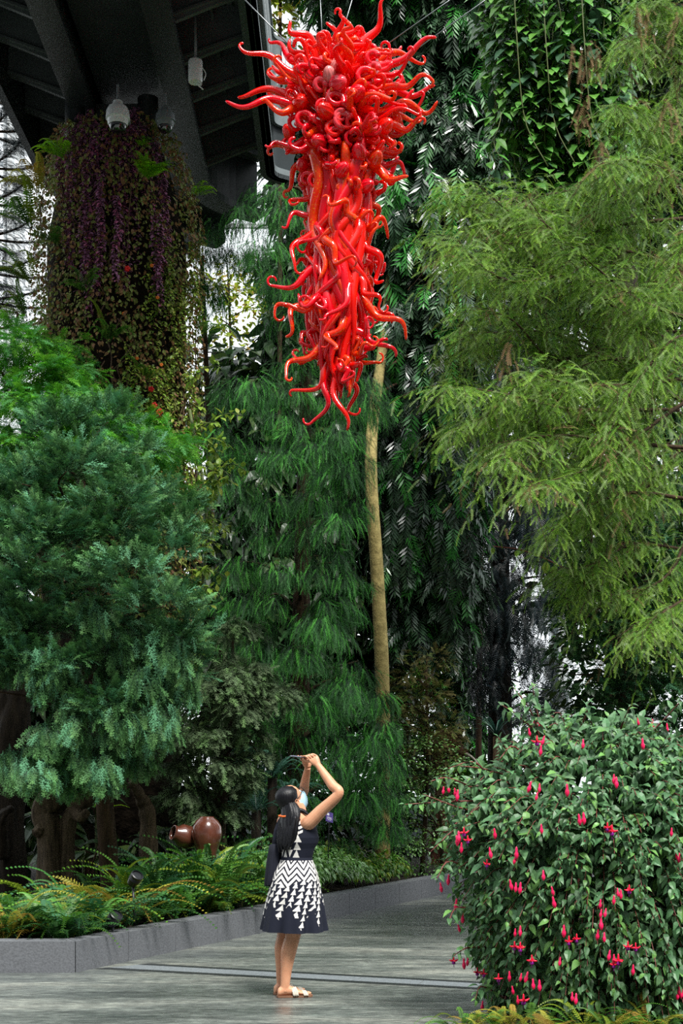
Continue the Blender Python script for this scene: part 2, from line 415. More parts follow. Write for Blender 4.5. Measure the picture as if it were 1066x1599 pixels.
mb = MB(); mb.prism([(1.02, 6.5), (1.05, 10.2), (1.3, 13), (2.0, 17), (3.1, 22), (12, 24), (12, 6.5)], 0, .07)
tag(mb.build('ground_border', SOIL, smooth=False), 'dark soil under the fuchsia shrub beside the walkway', 'soil', kind='structure')

# ------------------------------------------------------------------ glasshouse wall far behind
WHT = plain('white_steel', srgb(225, 230, 233), .4, .5, var=.05)
for i, px in enumerate((22, 232, 468, 526, 716, 872, 1010)):
    Y = 34; mb = MB(); x = (px-CX)/F*Y; mb.box((x, Y, 12), (.42, .42, 24)); mb.box((x, Y-.3, 12), (.12, .3, 24))
    tag(mb.build('trim_%d' % (i+2), WHT, smooth=False), 'white steel upright of the glasshouse wall beyond the trees', 'glasshouse upright', 'uprights of the glasshouse wall', kind='structure')
mb = MB()
for z in np.arange(1.5, 24, 1.5): mb.box((0, 34.4, z), (28, .08, .1))
tag(mb.build('trim_9', WHT, smooth=False), 'thin white horizontal glazing rails of the glasshouse wall', 'glazing rails', kind='structure')
mb = MB(); mb.box((0, 34.6, .6), (28, .2, 1.2))
tag(mb.build('wall_back', plain('pale_concrete', srgb(150, 160, 160), .7), smooth=False), 'low pale wall at the foot of the glasshouse glazing', 'wall', kind='structure')

# ------------------------------------------------------------------ skybridge
DK = plain('bridge_dark_paint', srgb(46, 52, 54), .38, .5, var=.15, scale=3)
DK2 = plain('bridge_soffit_sheet', srgb(88, 94, 96), .5, .5, var=.2, scale=3)
GREYST = plain('edge_channel_grey', srgb(120, 128, 130), .4, .5)
br = empty('skybridge', (-2.6, 18, 10), 'dark steel walkway bridge crossing high above the plant-clad column', 'bridge')
def cpath(off, y0=13., n=8):
    """line at sideways offset from the girder axis: straight away from the viewer, then curving right"""
    x0, yb, R = -2.65, 20.2, 1.9
    pts = [np.array([x0+off, y]) for y in np.linspace(y0, yb, n)]
    for a in np.linspace(0, 1.0, 12)[1:]:
        pts.append(np.array([x0+R-(R-off)*math.cos(a), yb+(R-off)*math.sin(a)]))
    d = pts[-1]-pts[-2]; d /= np.linalg.norm(d)
    pts.append(pts[-1]+d*.25)
    return np.array(pts)
def ribbon(mb, o0, o1, z0, z1, mi=0):
    a, b = cpath(o0), cpath(o1); n = len(a)
    for i in range(n-1):
        v = [(*a[i], z0), (*b[i], z0), (*b[i+1], z0), (*a[i+1], z0), (*a[i], z1), (*b[i], z1), (*b[i+1], z1), (*a[i+1], z1)]
        mb.add(v, [(0,3,2,1),(4,5,6,7),(0,1,5,4),(1,2,6,5),(2,3,7,6),(3,0,4,7)], mi)
mb = MB(); ribbon(mb, -.42, .42, 10.28, 10.9); mb.build('girder', DK, br, False)
for s in (-1, 1):
    mb = MB(); ribbon(mb, s*.62-.16, s*.62+.16, 10.02, 10.12); ribbon(mb, s*.52-.03, s*.52+.03, 10.1, 10.9); mb.build('girder_flange', DK, br, False)
mb = MB(); ribbon(mb, -1.62, 1.62, 10.95, 11.05)
for k in np.arange(-1.5, 1.55, .1): ribbon(mb, k-.028, k+.028, 10.9, 10.951)
mb.build('deck', DK2, br, False)
mb = MB(); ribbon(mb, 1.58, 1.64, 10.2, 11.15); ribbon(mb, 1.50, 1.7, 10.2, 10.26); mb.build('edge_beam', DK, br, False)
for z0, z1 in ((10.2, 10.34), (10.95, 11.15)): mb = MB(); ribbon(mb, 1.645, 1.70, z0, z1); mb.build('edge_channel', GREYST, br, False)
mb = MB(); ribbon(mb, -1.68, -1.58, 10.2, 11.15); mb.build('edge_beam', DK, br, False)
pa = {o: cpath(o) for o in (-1.6, -.55, .55, 1.6)}
for i, y in enumerate(np.arange(13.35, 20.2, .95)):
    for s in (-1, 1):
        mb = MB(); x0, x1 = -2.65+s*.55, -2.65+s*1.6
        v = [(x0, y-.03, 10.12), (x1, y-.03, 10.55), (x1, y-.03, 10.9), (x0, y-.03, 10.9), (x0, y+.03, 10.12), (x1, y+.03, 10.55), (x1, y+.03, 10.9), (x0, y+.03, 10.9)]
        mb.add(v, [(0,1,2,3),(7,6,5,4),(0,4,5,1),(1,5,6,2),(2,6,7,3),(3,7,4,0)])
        mb.box(((x0+x1)/2, y+.45, 10.78), (abs(x1-x0), .05, .12)); mb.beam((x0, y-.0, 10.2), (x1, y-.0, 10.57), .16, .03)
        mb.build('cross_rib', DK2, br, False)
for s in (-1, 1):
    mb = MB(); ribbon(mb, s*1.1-.02, s*1.1+.02, 10.72, 10.8); mb.build('purlin', DK2, br, False)
# railing mesh above the right edge
mb = MB(); q = cpath(1.66)
for i in range(len(q)-1):
    L = np.linalg.norm(q[i+1]-q[i]); m_ = max(1, int(L/.12))
    for k in range(m_):
        p0 = q[i]+(q[i+1]-q[i])*k/m_; p1 = q[i]+(q[i+1]-q[i])*(k+1)/m_
        mb.beam((*p0, 11.1), (*p1, 12.2), .008, .008); mb.beam((*p1, 11.1), (*p0, 12.2), .008, .008)
    mb.beam((*q[i], 12.2), (*q[i+1], 12.2), .05, .05)
mb.build('railing', GREYST, br, False)

# ------------------------------------------------------------------ column and its plants
CY, CXX = 18.2, -2.87
mb = MB(); mb.lathe((CXX, CY, .19), [(.75, 0), (.8, 2), (.86, 5), (.88, 8.2), (.72, 9.0), (.52, 9.6)], 40)
MOSS = plain('mossy_growing_medium', srgb(34, 28, 22), .95, .1, var=.6, scale=12, bump=1)
o = mb.build('column', MOSS); tag(o, 'tall round bridge column clothed in trailing plants', 'column', kind='structure')
mb = MB()
for px in (-.5, .42): mb.lathe((CXX+px, CY-.2, 9.5), [(.13, 0), (.13, .7)], 20)
mb.box((CXX, CY, 9.85), (.75, .3, .62), mi=1); mb.build('bearing', [DK, plain('bearing_grey', srgb(70, 78, 78), .5)], br, True, 40)
# ------------------------------------------------------------------ leaf shapes
T_weep = [shoot(12, .26, .052, .0042, 33, .45, .55, seed=i, jit=.9, stem=.002) for i in range(3)]
T_junip = [shoot(6, .17, .080, .0068, 36, .15, .5, seed=10+i, jit=.8, branch=2, stem=.002) for i in range(3)]
T_bright = [shoot(7, .2, .09, .0085, 42, .35, .5, seed=20+i, jit=.35, branch=2, stem=.002) for i in range(3)]
T_taxo = [shoot(11, .17, .028, .0068, 60, .3, .35, seed=30+i, jit=.15, stem=.0015) for i in range(3)]
T_fine = [shoot(6, .15, .06, .0075, 40, .2, .5, seed=40+i, jit=.8, branch=2) for i in range(2)]
T_lance = [shoot(9, .56, .20, .036, 46, .55, .3, seed=50+i, jit=.4, stem=.003) for i in range(3)]
T_dark = [shoot(16, .5, .10, .012, 55, .7, .3, seed=60+i, jit=.2, stem=.004) for i in range(2)]
T_ov = [ovate(.165, .085, .12, .35), ovate(.15, .07, .2, .2)]
T_small = [ovate(.055, .03, .2, .3), ovate(.045, .028, .3, .1)]
T_fuch = [ovate(.082, .04, .35, .45), ovate(.07, .036, .2, .7), ovate(.06, .025, .5, .3)]
T_frond = [frond(.62, 20, .12, .02, .55, seed=i) for i in range(3)]
T_lacy = [frond(.5, 16, .12, .022, .45, toothed=True, seed=5+i) for i in range(2)]
T_sword = [frond(.75, 30, .075, .02, .6, seed=9, tipw=.3), frond(.65, 26, .085, .022, .75, seed=8, tipw=.3)]
T_blade = [blade(.6, .03, .6), blade(.7, .035, 1.0)]
T_bigleaf = [ovate(.34, .16, .2, .5), ovate(.28, .12, .35, .8)]

G = lambda *c: srgb(*c)
M_weep = leafmat('weeping_cypress_leaf', G(13, 38, 22), G(92, 152, 92), G(94, 164, 66), rough=.6, spec=.2, trans=.2)  # shoot base darkened to paint extra shade into the crown's hollows; tips lighter
M_junip = leafmat('juniper_leaf', G(20, 50, 32), G(114, 172, 100), G(96, 152, 108), rough=.6, spec=.2, trans=.15)
M_junip2 = leafmat('grey_juniper_leaf', G(48, 62, 42), G(112, 136, 98), G(104, 132, 82), rough=.65, spec=.15, trans=.15)
M_bright = leafmat('bright_conifer_leaf', G(48, 116, 26), G(122, 200, 60), G(106, 170, 96), rough=.55, spec=.2, trans=.3)
M_taxo = leafmat('feathery_leaf', G(76, 122, 36), G(156, 198, 72), G(134, 156, 92), rough=.55, spec=.25, trans=.35)
M_taxdead = leafmat('withered_feathery_leaf', G(104, 84, 58), G(150, 122, 92), rough=.8, spec=.1, trans=.2)
M_fine = leafmat('dense_conifer_leaf', G(24, 58, 28), G(76, 128, 62), G(64, 112, 74), rough=.6, spec=.2, trans=.2)
M_lance = leafmat('willow_leaf', G(34, 54, 42), G(70, 102, 70), G(66, 132, 50), rough=.3, spec=.6, trans=.18)
M_dark = leafmat('sombre_leaf', G(14, 24, 24), G(40, 62, 60), G(38, 54, 60), rough=.4, spec=.5, trans=.08)
M_ov = leafmat('climber_leaf', G(54, 104, 42), G(98, 160, 62), G(62, 98, 66), rough=.38, spec=.5, trans=.3)
M_fuch = leafmat('fuchsia_leaf', G(58, 94, 60), G(88, 130, 84), G(106, 146, 74), rough=.45, spec=.4, trans=.2, altfac=.18, var=.4)
M_fern = leafmat('fern_leaf', G(40, 86, 28), G(92, 146, 50), G(122, 138, 40), rough=.45, spec=.4, trans=.3)
M_fernd = leafmat('dark_fern_leaf', G(26, 70, 32), G(66, 118, 52), G(54, 104, 62), rough=.45, spec=.4, trans=.25)
M_ferny = leafmat('golden_fern_leaf', G(110, 122, 36), G(176, 172, 66), G(150, 120, 52), rough=.5, spec=.3, trans=.35)
M_lime = leafmat('lime_leaf', G(100, 160, 20), G(150, 210, 40), rough=.45, spec=.4, trans=.4)
M_purp = leafmat('purple_leaf', G(112, 74, 100), G(186, 130, 166), G(200, 116, 160), rough=.45, spec=.4, trans=.2, altfac=.2)
M_mat = leafmat('creeping_mat_leaf', G(96, 108, 54), G(150, 166, 84), G(150, 108, 76), rough=.55, spec=.3, trans=.2, altfac=.4)
M_creep = leafmat('creeper_leaf', G(84, 126, 42), G(146, 176, 68), G(166, 176, 70), rough=.42, spec=.45, trans=.3)
M_yell = leafmat('yellowing_leaf', G(110, 140, 30), G(176, 190, 62), G(158, 128, 52), rough=.5, spec=.3, trans=.5)
M_brown = leafmat('brownish_shrub_leaf', G(78, 74, 40), G(128, 124, 72), G(104, 116, 56), rough=.6, spec=.2, trans=.3)
M_back = leafmat('backlit_green_leaf', G(58, 118, 30), G(120, 176, 58), G(80, 130, 80), rough=.5, spec=.4, trans=.45)
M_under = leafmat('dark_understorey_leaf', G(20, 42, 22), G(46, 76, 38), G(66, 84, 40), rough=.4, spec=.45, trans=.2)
M_shrub = leafmat('glossy_shrub_leaf', G(54, 104, 36), G(120, 168, 84), G(150, 186, 130), rough=.32, spec=.6, trans=.25)
M_cyc = leafmat('blue_green_frond_leaf', G(30, 66, 56), G(72, 118, 98), rough=.45, spec=.4, trans=.15)
BARK = barkmat('brown_bark', G(44, 34, 26), G(84, 66, 48))
BARKP = barkmat('pale_bark', G(120, 108, 66), G(176, 160, 104), scale=5, stretch=(2, 2, 1.5))
BARKD = barkmat('blackish_bark', G(26, 22, 18), G(52, 44, 34))
DRIFT = barkmat('weathered_driftwood', G(52, 44, 34), G(104, 90, 70), scale=7)
STEM = plain('reddish_stem', G(122, 62, 56), .5)
STEMG = plain('green_stem', G(84, 96, 48), .6)

def tree(name, loc, label, cat, group=None): return empty(name, loc, label, cat, group)

# ---- trailing plants on the column
def col_pt(a, z, off=0):
    rr = np.interp(z, [.2, 2.2, 5.2, 8.8, 9.6, 9.9], [.75, .8, .88, .90, .68, .5])+off
    return np.stack([CXX+rr*np.cos(a), CY+rr*np.sin(a), z+0*a], -1)
f = Fol(1); r = f.r
n = 20000; a = r.uniform(PI*.93, PI*2.07, n); z = r.uniform(3.6, 9.85, n)
u = np.stack([np.cos(a), np.sin(a), 0*a], 1); keep = r.random(n) < .35+.65*(np.sin(a*5+z*1.3)*np.sin(z*2.1+a*2) > -.3)
a, z, u = a[keep], z[keep], u[keep]
f.add(T_small[0], col_pt(a, z, r.uniform(0, .2, len(a))), u*.6+[0, 0, -.8]+r.normal(0, .45, (len(a), 3)), u+r.normal(0, .5, (len(a), 3)), r.uniform(.7, 1.5, len(a)))
tag(f.build('creeping_plants', M_mat), 'mat of small green and brown creeping leaves covering the bridge column', 'creeper', kind='stuff')
def strand(f, p, L, sway, tms, gap, sc, away, pair=True):
    """a hanging strand with leaves; returns its path"""
    r = f.r; n = max(4, int(L/gap)); s = np.linspace(0, 1, n); ph = r.uniform(0, 6, 2)
    pts = np.asarray(p)+np.stack([sway*np.sin(s*5+ph[0])*s, sway*np.sin(s*4+ph[1])*s, -L*s], 1)+np.outer(np.sin(s*PI), np.asarray(away)*.05)
    for k in range(2 if pair else 1):
        th = r.uniform(0, 2*PI, n); d = np.stack([np.cos(th), np.sin(th), r.uniform(-.9, -.1, n)], 1)+np.asarray(away)*.6
        f.add(tms[k % len(tms)], pts, d, np.array([0, 0, 1.])+np.asarray(away)*.6, r.uniform(*sc, n))
    return pts
rr_ = rng(5)
PV = [(128, 172, 190), (142, 200, 250), (150, 168, 160), (164, 190, 270), (172, 230, 240), (186, 205, 150), (196, 190, 230), (206, 215, 250), (216, 170, 170), (226, 200, 210),
      (236, 165, 215), (240, 160, 300), (246, 190, 170), (254, 215, 120), (262, 260, 150), (118, 200, 140), (134, 260, 200), (158, 280, 190), (180, 300, 160), (202, 330, 120), (110, 215, 110), (250, 330, 140), (168, 215, 320), (160, 240, 260)]
for i, (px, py, L) in enumerate(PV):
    x = (px-CX)/F*CY; a = -math.acos(max(-.97, min(.97, (x-CXX)/.95))); p = col_pt(np.array(a), np.array(P(0, py, CY-.7)[2]), .17)
    f = Fol(100+i); away = np.array([math.cos(a), math.sin(a), 0])
    for k in range(2):
        pts = strand(f, p+rr_.normal(0, .03, 3)*[1, .3, 1], L/F*CY*rr_.uniform(.75, 1.05), .045, T_small, .016, (.9, 1.7), away)
    v = f.build('trailing_vine', M_purp); tag(v, 'purple leaved trailing vine hanging down the upper column', 'vine', 'purple trailing vines on the column')
def fern(name, base, n, tms, mat, size, label, cat='fern', group=None, lean=(0, 0, 0), up=.75, seed=0, spread=(0, 2*PI), f=None):
    f = Fol(seed); r = f.r; base = np.asarray(base)
    for tm in tms:
        m = max(2, n//len(tms)); a = r.uniform(*spread, m)
        d = np.stack([np.cos(a), np.sin(a), r.uniform(up*.5, up*1.4, m)], 1)+np.asarray(lean)
        f.add(tm, base+r.normal(0, .02, (m, 3)), d, np.array([0, 0, 1.])+r.normal(0, .15, (m, 3)), size*r.uniform(.7, 1.15, m))
    root = empty(name, base, label, cat, group)
    f.build('fronds', mat, root)
    k_ = .3 if name == 'clinging_fern' else 1; mb = MB(); mb.lathe(base-[0, 0, .05*k_], [(.005, 0), (.035*size*k_, .02*k_), (.03*size*k_, .06*k_), (.008*k_, .08*k_)], 10); mb.build('crown_base', BARKD, root)
    return root
FC = [('lime green maidenhair fern tuft in the middle of the column face', (226, 284), T_lacy, M_lime, .5, 40), ('small lime green fern below the dome camera on the column', (222, 232), T_lacy, M_lime, .24, 12),
      ('yellow green fern on the upper edge of the column beside the araucaria', (112, 250), T_frond, M_lime, .55, 9), ('yellowing sword fern drooping from the column side under the bridge', (88, 300), T_sword, M_ferny, .8, 9),
      ('large arching sword fern halfway up the column side near the araucaria', (72, 345), T_sword, M_fern, 1.0, 10), ('green fern with drooping fronds above the bright green conifer', (70, 430), T_sword, M_fern, .95, 11),
      ('pale fern frond clump hanging low over the bright green conifer', (60, 480), T_sword, M_fern, .8, 9), ('small green fern on the dark patch of the column', (110, 390), T_lacy, M_fern, .6, 9),
      ('tiny lime fern sprig on the column edge facing the sculpture', (278, 285), T_frond, M_lime, .45, 5), ('green fern sprig on the lower column above the red flowers', (180, 545), T_sword, M_fern, .6, 8),
      ('pale green fern curling over the column near the orange flowers', (225, 600), T_sword, M_fern, .55, 7), ('green fern low on the column edge facing the weeping cypress', (285, 500), T_frond, M_fern, .6, 8),
      ('thin pale fern on the column edge beside the bright conifer', (150, 470), T_frond, M_fern, .55, 7)]
for i, (lb, (px, py), tms, mat, s, n) in enumerate(FC):
    x = (px-CX)/F*(CY-.6); a = -math.acos(max(-.98, min(.98, (x-CXX)/.92))); b = col_pt(np.array(a), np.array(P(0, py, CY-.8)[2]), .24)
    fern('clinging_fern', b, n+3, tms, mat, s*1.35, lb, 'fern', None, (math.cos(a)*1.1, math.sin(a)*1.1-.2, 0), .4, 200+i)
# leafy creeper with small flowers down the right side of the column
f = Fol(7); r = f.r
for k in range(46):
    py = r.uniform(360, 720); px = r.uniform(185, 292) if py > 470 else r.uniform(230, 292); x = (px-CX)/F*(CY-.6); a = -math.acos(max(-.98, min(.98, (x-CXX)/.95)))
    p = col_pt(np.array(a), np.array(P(0, py, CY-.5)[2]), .17); strand(f, p, r.uniform(.3, .9), .1, T_small, .03, (.8, 1.5), (math.cos(a), math.sin(a), 0))
root = empty('flowering_creeper', P(240, 560, CY-1), 'green creeper with tiny orange and red flowers on the lower column', 'creeper')
f.build('foliage', M_creep, root)
RED = plain('red_petal', G(226, 40, 40), .5, .3); ORG = plain('orange_petal', G(226, 120, 40), .5, .3)
def little_flower(p, s, mat, parent, name='flower'):
    mb = MB()
    for k in range(5):
        a = k*2*PI/5; d = np.array([math.cos(a), -.6, math.sin(a)]); mb.ball(np.asarray(p)+d*s*.5, (s*.5, s*.25, s*.5), 6)
    mb.build(name, mat, parent)
for px, py in ((241, 633), (250, 643), (236, 608), (199, 420), (248, 645)): little_flower(P(px, py, CY-1.02), .04, RED, root)
for px, py in ((193, 490), (214, 560), (252, 570), (246, 465), (237, 415), (200, 575)): little_flower(P(px, py, CY-1.02), .025, ORG, root)
mb = MB()
for k in range(30):
    a = rr_.uniform(PI*1.2, PI*2); z = rr_.uniform(5.5, 9.4); pts = [col_pt(np.array(a+rr_.normal(0, .08)), np.array(z-j*.25), .1+.06*rr_.random()) for j in range(5)]
    mb.tube(smooth_path(pts, 12), .008, 5)
tag(mb.build('dry_roots', plain('dry_root', G(92, 72, 54), .8)), 'thin brown hanging roots tangled over the column', 'roots', kind='stuff')
# yellow-green creeper tumbling past the column foot, between the conifers
f = Fol(8); r = f.r; mb = MB()
for k in range(34):
    t_ = r.random(); py = 590+t_*430; px = 292+22*math.sin(t_*5)+t_*30+r.uniform(-22, 22); p = P(px, py, 16.3+r.uniform(-.4, .4)); e = p+np.array([r.uniform(-.1, .38), r.uniform(-.3, .1), r.uniform(-.2, .25)])
    pts = smooth_path([p, (p+e)/2+[0, 0, .06], e], 9); mb.tube(pts, .005, 4)
    m = len(pts); 
    for q in range(2): f.add(T_ov[1], pts, r.normal(0, 1, (m, 3))+[0, 0, -.3], [0, -.3, 1], r.uniform(.45, .95, m))
pts = smooth_path([P(300, 1120, 16.4), P(312, 960, 16.4), P(322, 800, 16.4), P(296, 640, 16.8)], 20); mb.tube(pts, .02, 6)
root = empty('climbing_creeper', P(310, 1120, 16.4), 'yellow-green leafy creeper tumbling between the juniper and the weeping cypress', 'creeper')
f.build('foliage', M_creep, root); mb.build('stem', STEMG, root)

# ---- weeping cypress (centre)
f = Fol(11); Yc = 19.2; base = np.array([-.62, Yc, .15])
rows = [(285, 440, 468), (340, 372, 540), (420, 392, 580), (500, 420, 590), (600, 415, 606), (660, 395, 612), (720, 345, 584), (800, 335, 574), (900, 330, 574), (1000, 325, 582), (1100, 330, 606), (1200, 340, 616), (1300, 360, 610)]
cs = crown(f, rows, Yc, .54, T_weep, (.34, .34, .13), 165, .9, seed=3, out=.5, down=.9, hang=1, inner=.3, zmin=-.1, tuft=6, tn=.12, margin=.06)
inn_ = [(q[0], q[1]*.7+470*.3, q[2]*.7+470*.3) for q in rows[1:]]
crown(f, inn_, Yc, .6, T_weep, (.4, .4, .4), 36, .7, seed=4, out=.2, down=.9, hang=1, inner=.1, tuft=5, tn=.12)
for (px, py, w_, h_, dY, n) in [(375, 352, .36, .24, -.6, 150), (335, 372, .3, .2, -.1, 110), (322, 405, .32, .26, .6, 170), (362, 412, .34, .26, .2, 190), (398, 430, .3, .28, .1, 170), (310, 455, .26, .3, .8, 150), (425, 470, .28, .3, -.2, 140), (410, 405, .35, .3, -.9, 140), (330, 480, .3, .6, .9, 220), (372, 628, .42, .34, -1.2, 260), (345, 700, .4, .34, -1.0, 200), (348, 772, .34, .28, -.9, 130), (395, 615, .3, .25, -1.1, 120),
       (495, 990, .42, .25, -1.5, 210), (470, 1040, .42, .25, -1.5, 200), (525, 700, .35, .28, -1.4, 150), (500, 720, .35, .28, -1.4, 150), (440, 730, .35, .25, -1.3, 140), (575, 640, .3, .22, -1.0, 120), (520, 830, .35, .25, -1.4, 130), (540, 1090, .4, .3, -1.5, 170), (580, 1180, .4, .35, -1.3, 170), (480, 1110, .4, .3, -1.5, 160), (520, 1210, .45, .35, -1.4, 200), (592, 1105, .24, .2, -.9, 170), (598, 1150, .28, .25, -.9, 200), (600, 1205, .3, .25, -1.0, 220), (602, 1260, .3, .25, -1.0, 220), (604, 1305, .3, .2, -1.0, 200), (560, 1260, .35, .3, -1.2, 130)]:
    clump(f, T_weep, P(px, py-10, Yc+dY), (w_*.85, w_*.85, h_*.7), int(n*1.5), out=.5, down=.85, hang=1, inner=.3, zmin=-.1, tuft=6, tn=.12)
root = tree('weeping_cypress', base, 'tall weeping cypress with hanging green sprays behind the person', 'tree')
f.build('foliage', M_weep, root)
trk = lambda z: np.array([-.62+.02*z, Yc, max(.2, z)])
mb = MB(); mb.tube([trk(z) for z in np.linspace(.15, 8.8, 20)], np.linspace(.17, .05, 20), 12); mb.build('trunk', BARK, root)
mb = MB(); limbs(mb, base, cs, rng(3), 60, .03, trk); mb.build('branches', BARK, root)

# ---- pale-trunked willow-leaved tree behind it
f = Fol(12); Ye = 21.3; rows = [(-40, 462, 775), (60, 560, 775), (150, 600, 765), (250, 612, 760), (350, 610, 725), (450, 606, 735), (550, 604, 738), (650, 600, 722), (760, 598, 735), (860, 604, 738), (940, 612, 725), (1000, 625, 715)]
cs = crown(f, rows, Ye+1.1, .52, T_lance, (.42, .42, .34), 66, .6, seed=6, out=.55, down=.6, inner=.3, sc=(.75, 1.15))
for k in range(110):
    px = f.r.uniform(600, 735); py = f.r.uniform(-40, 900); p = P(px, py, Ye+f.r.uniform(.1, 1.0))
    for j in range(3):
        q = p+np.array([0, 0, -.3*j])+f.r.normal(0, .04, 3); f.add(T_lance[k % 3], q, [f.r.normal(0, .25), f.r.normal(0, .2)-.15, -1], [0, -1, .1], f.r.uniform(.8, 1.2))
Ye = 20.35; base = P(597, 1275, Ye); base[2] = .19
root = tree('willow_leaved_tree', base, 'tall tree with pale yellowish trunk and long dark leaves beside the weeping cypress', 'tree')
f.build('foliage', M_lance, root)
pts = smooth_path([base, P(597, 1080, Ye), P(589, 900, Ye), P(579, 700, Ye), P(600, 520, Ye+1.6), P(640, 150, Ye+2.4), P(660, -60, Ye+2.4)], 30)
mb = MB(); mb.tube(pts, np.linspace(.115, .06, 30), 14); mb.build('trunk', BARKP, root)
mb = MB(); R_ = rng(4)
for i in [i for i in R_.permutation(len(cs)) if cs[i][2] > P(0, 560, Ye)[2]][:30]:
    j = int(np.argmin(np.abs(pts[:, 2]-(cs[i][2]-.3)))); mb.tube(smooth_path([pts[j], (pts[j]+cs[i])/2+[0, 0, .15], cs[i]], 8), np.linspace(.03, .008, 8), 5)
mb.build('branches', BARK, root)

# ---- sombre hanging tree
f = Fol(13); Yd = 23.5; rows = [(560, 700, 830), (620, 695, 860), (700, 705, 880), (760, 735, 880), (850, 745, 876), (950, 738, 872), (1050, 730, 872), (1130, 735, 865)]
cs = crown(f, rows, Yd, .55, T_dark, (.36, .36, .4), 44, .8, seed=8, out=.35, down=.8, hang=1, inner=.2, sc=(.8, 1.3))
root = tree('drooping_tree', np.array([2.62, Yd, .1]), 'blackish-green drooping tree with straight dark trunk behind the fuchsia', 'tree')
f.build('foliage', M_dark, root)
trk = lambda z: np.array([2.62, Yd, max(.1, z)])
mb = MB(); mb.tube([trk(z) for z in np.linspace(.0, 8.4, 20)], np.linspace(.24, .10, 20), 14); mb.build('trunk', BARKD, root)
mb = MB(); limbs(mb, trk(2), cs, rng(8), 40, .04, trk); mb.build('branches', BARKD, root)

# ---- front juniper, bright conifer, grey juniper
def conifer(name, label, base, rows, Y, tms, mat, step, rad, n, seed, extra=(), fac=1, bark=BARK, tr=None, ekw=None, **kw):
    f = Fol(seed); cs = crown(f, rows, Y, step, tms, rad, n, fac, seed=seed, **kw)
    for (px, py, w_, h_, dY, m) in extra: clump(f, tms, P(px, py, Y+dY), (w_, w_, h_), int(m*1.4), **(ekw or kw))
    root = tree(name, base, label, 'tree'); f.build('foliage', mat, root)
    z1 = P(0, rows[0][0], Y)[2]; top = np.array([P((rows[0][1]+rows[0][2])/2, 0, Y)[0], Y, z1-.1])
    trk = lambda z: base+(top-base)*np.clip((z-base[2])/(top[2]-base[2]), 0, 1)
    if tr is None:
        mb = MB(); mb.tube([trk(z) for z in np.linspace(base[2], z1, 14)], np.linspace(.11, .03, 14), 10); mb.build('trunk', bark, root)
    mb = MB(); limbs(mb, base, cs, rng(seed), 45, .022, trk); mb.build('branches', bark, root)
    return root
bj = np.array([-2.35, 14.6, .19])
conifer('juniper', 'big bluish-green juniper with hanging tips over the driftwood and ferns', bj,
        [(700, 60, 190), (760, -10, 270), (850, -40, 300), (950, -40, 312), (1050, -40, 300), (1120, -20, 270)], 14.2, T_junip, M_junip, .50, (.29, .29, .17), 175, 21, inner=.35, out=.75, down=.05, up=.3, zmin=-.1, tuft=5,
        extra=[(70, 830, .36, .26, -1.1, 130), (40, 900, .34, .3, -1.2, 130), (205, 905, .34, .22, -1.2, 130), (250, 950, .34, .22, -1.2, 130), (180, 800, .36, .26, -1.0, 130), (270, 870, .3, .3, -.8, 110), (120, 720, .3, .2, -.8, 90), (230, 770, .3, .2, -.8, 90)])
f = Fol(29)
for (px, py, h) in [(60, 1200, .28), (110, 1210, .25), (160, 1200, .3), (210, 1170, .35), (250, 1130, .4), (25, 1190, .3), (150, 960, .5), (210, 1010, .5), (260, 1010, .5), (280, 1060, .45), (120, 1090, .4), (200, 1130, .35), (170, 1170, .3), (40, 1000, .5), (15, 1010, .55), (60, 1040, .5), (100, 1060, .55), (75, 1150, .38), (110, 1130, .5), (140, 1160, .4), (190, 1050, .5), (215, 1080, .55), (180, 1110, .35), (235, 1060, .4), (160, 1010, .5), (5, 960, .5), (95, 1175, .3), (130, 1185, .3)]:
    c = P(px, py, 13.5+f.r.uniform(-.3, .5)); clump(f, T_junip, c, (.2, .2, h*.5), 170, out=.25, down=.9, inner=.1, hang=1, zmin=-1, tuft=6, tn=.12)
q = bpy.data.objects['juniper']; f.build('hanging_foliage', M_junip, q)
conifer('bright_conifer', 'bright green feathery conifer growing against the foot of the column', np.array([-2.95, 16.6, .19]),
        [(520, -10, 50), (570, -30, 125), (640, -30, 195), (700, -30, 270), (760, 60, 296), (830, 150, 300)], 16.3, T_bright, M_bright, .48, (.34, .34, .12), 110, 22, inner=.4, out=.75, down=.3, tuft=4,
        extra=[(40, 545, .34, .14, -.8, 80), (80, 590, .36, .14, -1, 90), (40, 640, .36, .14, -1.1, 90), (120, 650, .36, .14, -1.1, 90), (170, 690, .34, .16, -1, 90), (220, 715, .34, .16, -1, 90), (265, 700, .26, .16, -.9, 80), (30, 700, .34, .16, -1.2, 90)])
conifer('grey_juniper', 'grey-green juniper with drooping tips beside the brown jar', np.array([-1.45, 15.9, .19]),
        [(1015, 335, 392), (1060, 300, 430), (1120, 270, 436), (1190, 258, 415), (1240, 265, 395), (1290, 280, 345)], 15.6, T_junip, M_junip2, .36, (.22, .22, .15), 150, 23, fac=.8, inner=.3, out=.55, down=.45, zmin=-.1, tuft=5)

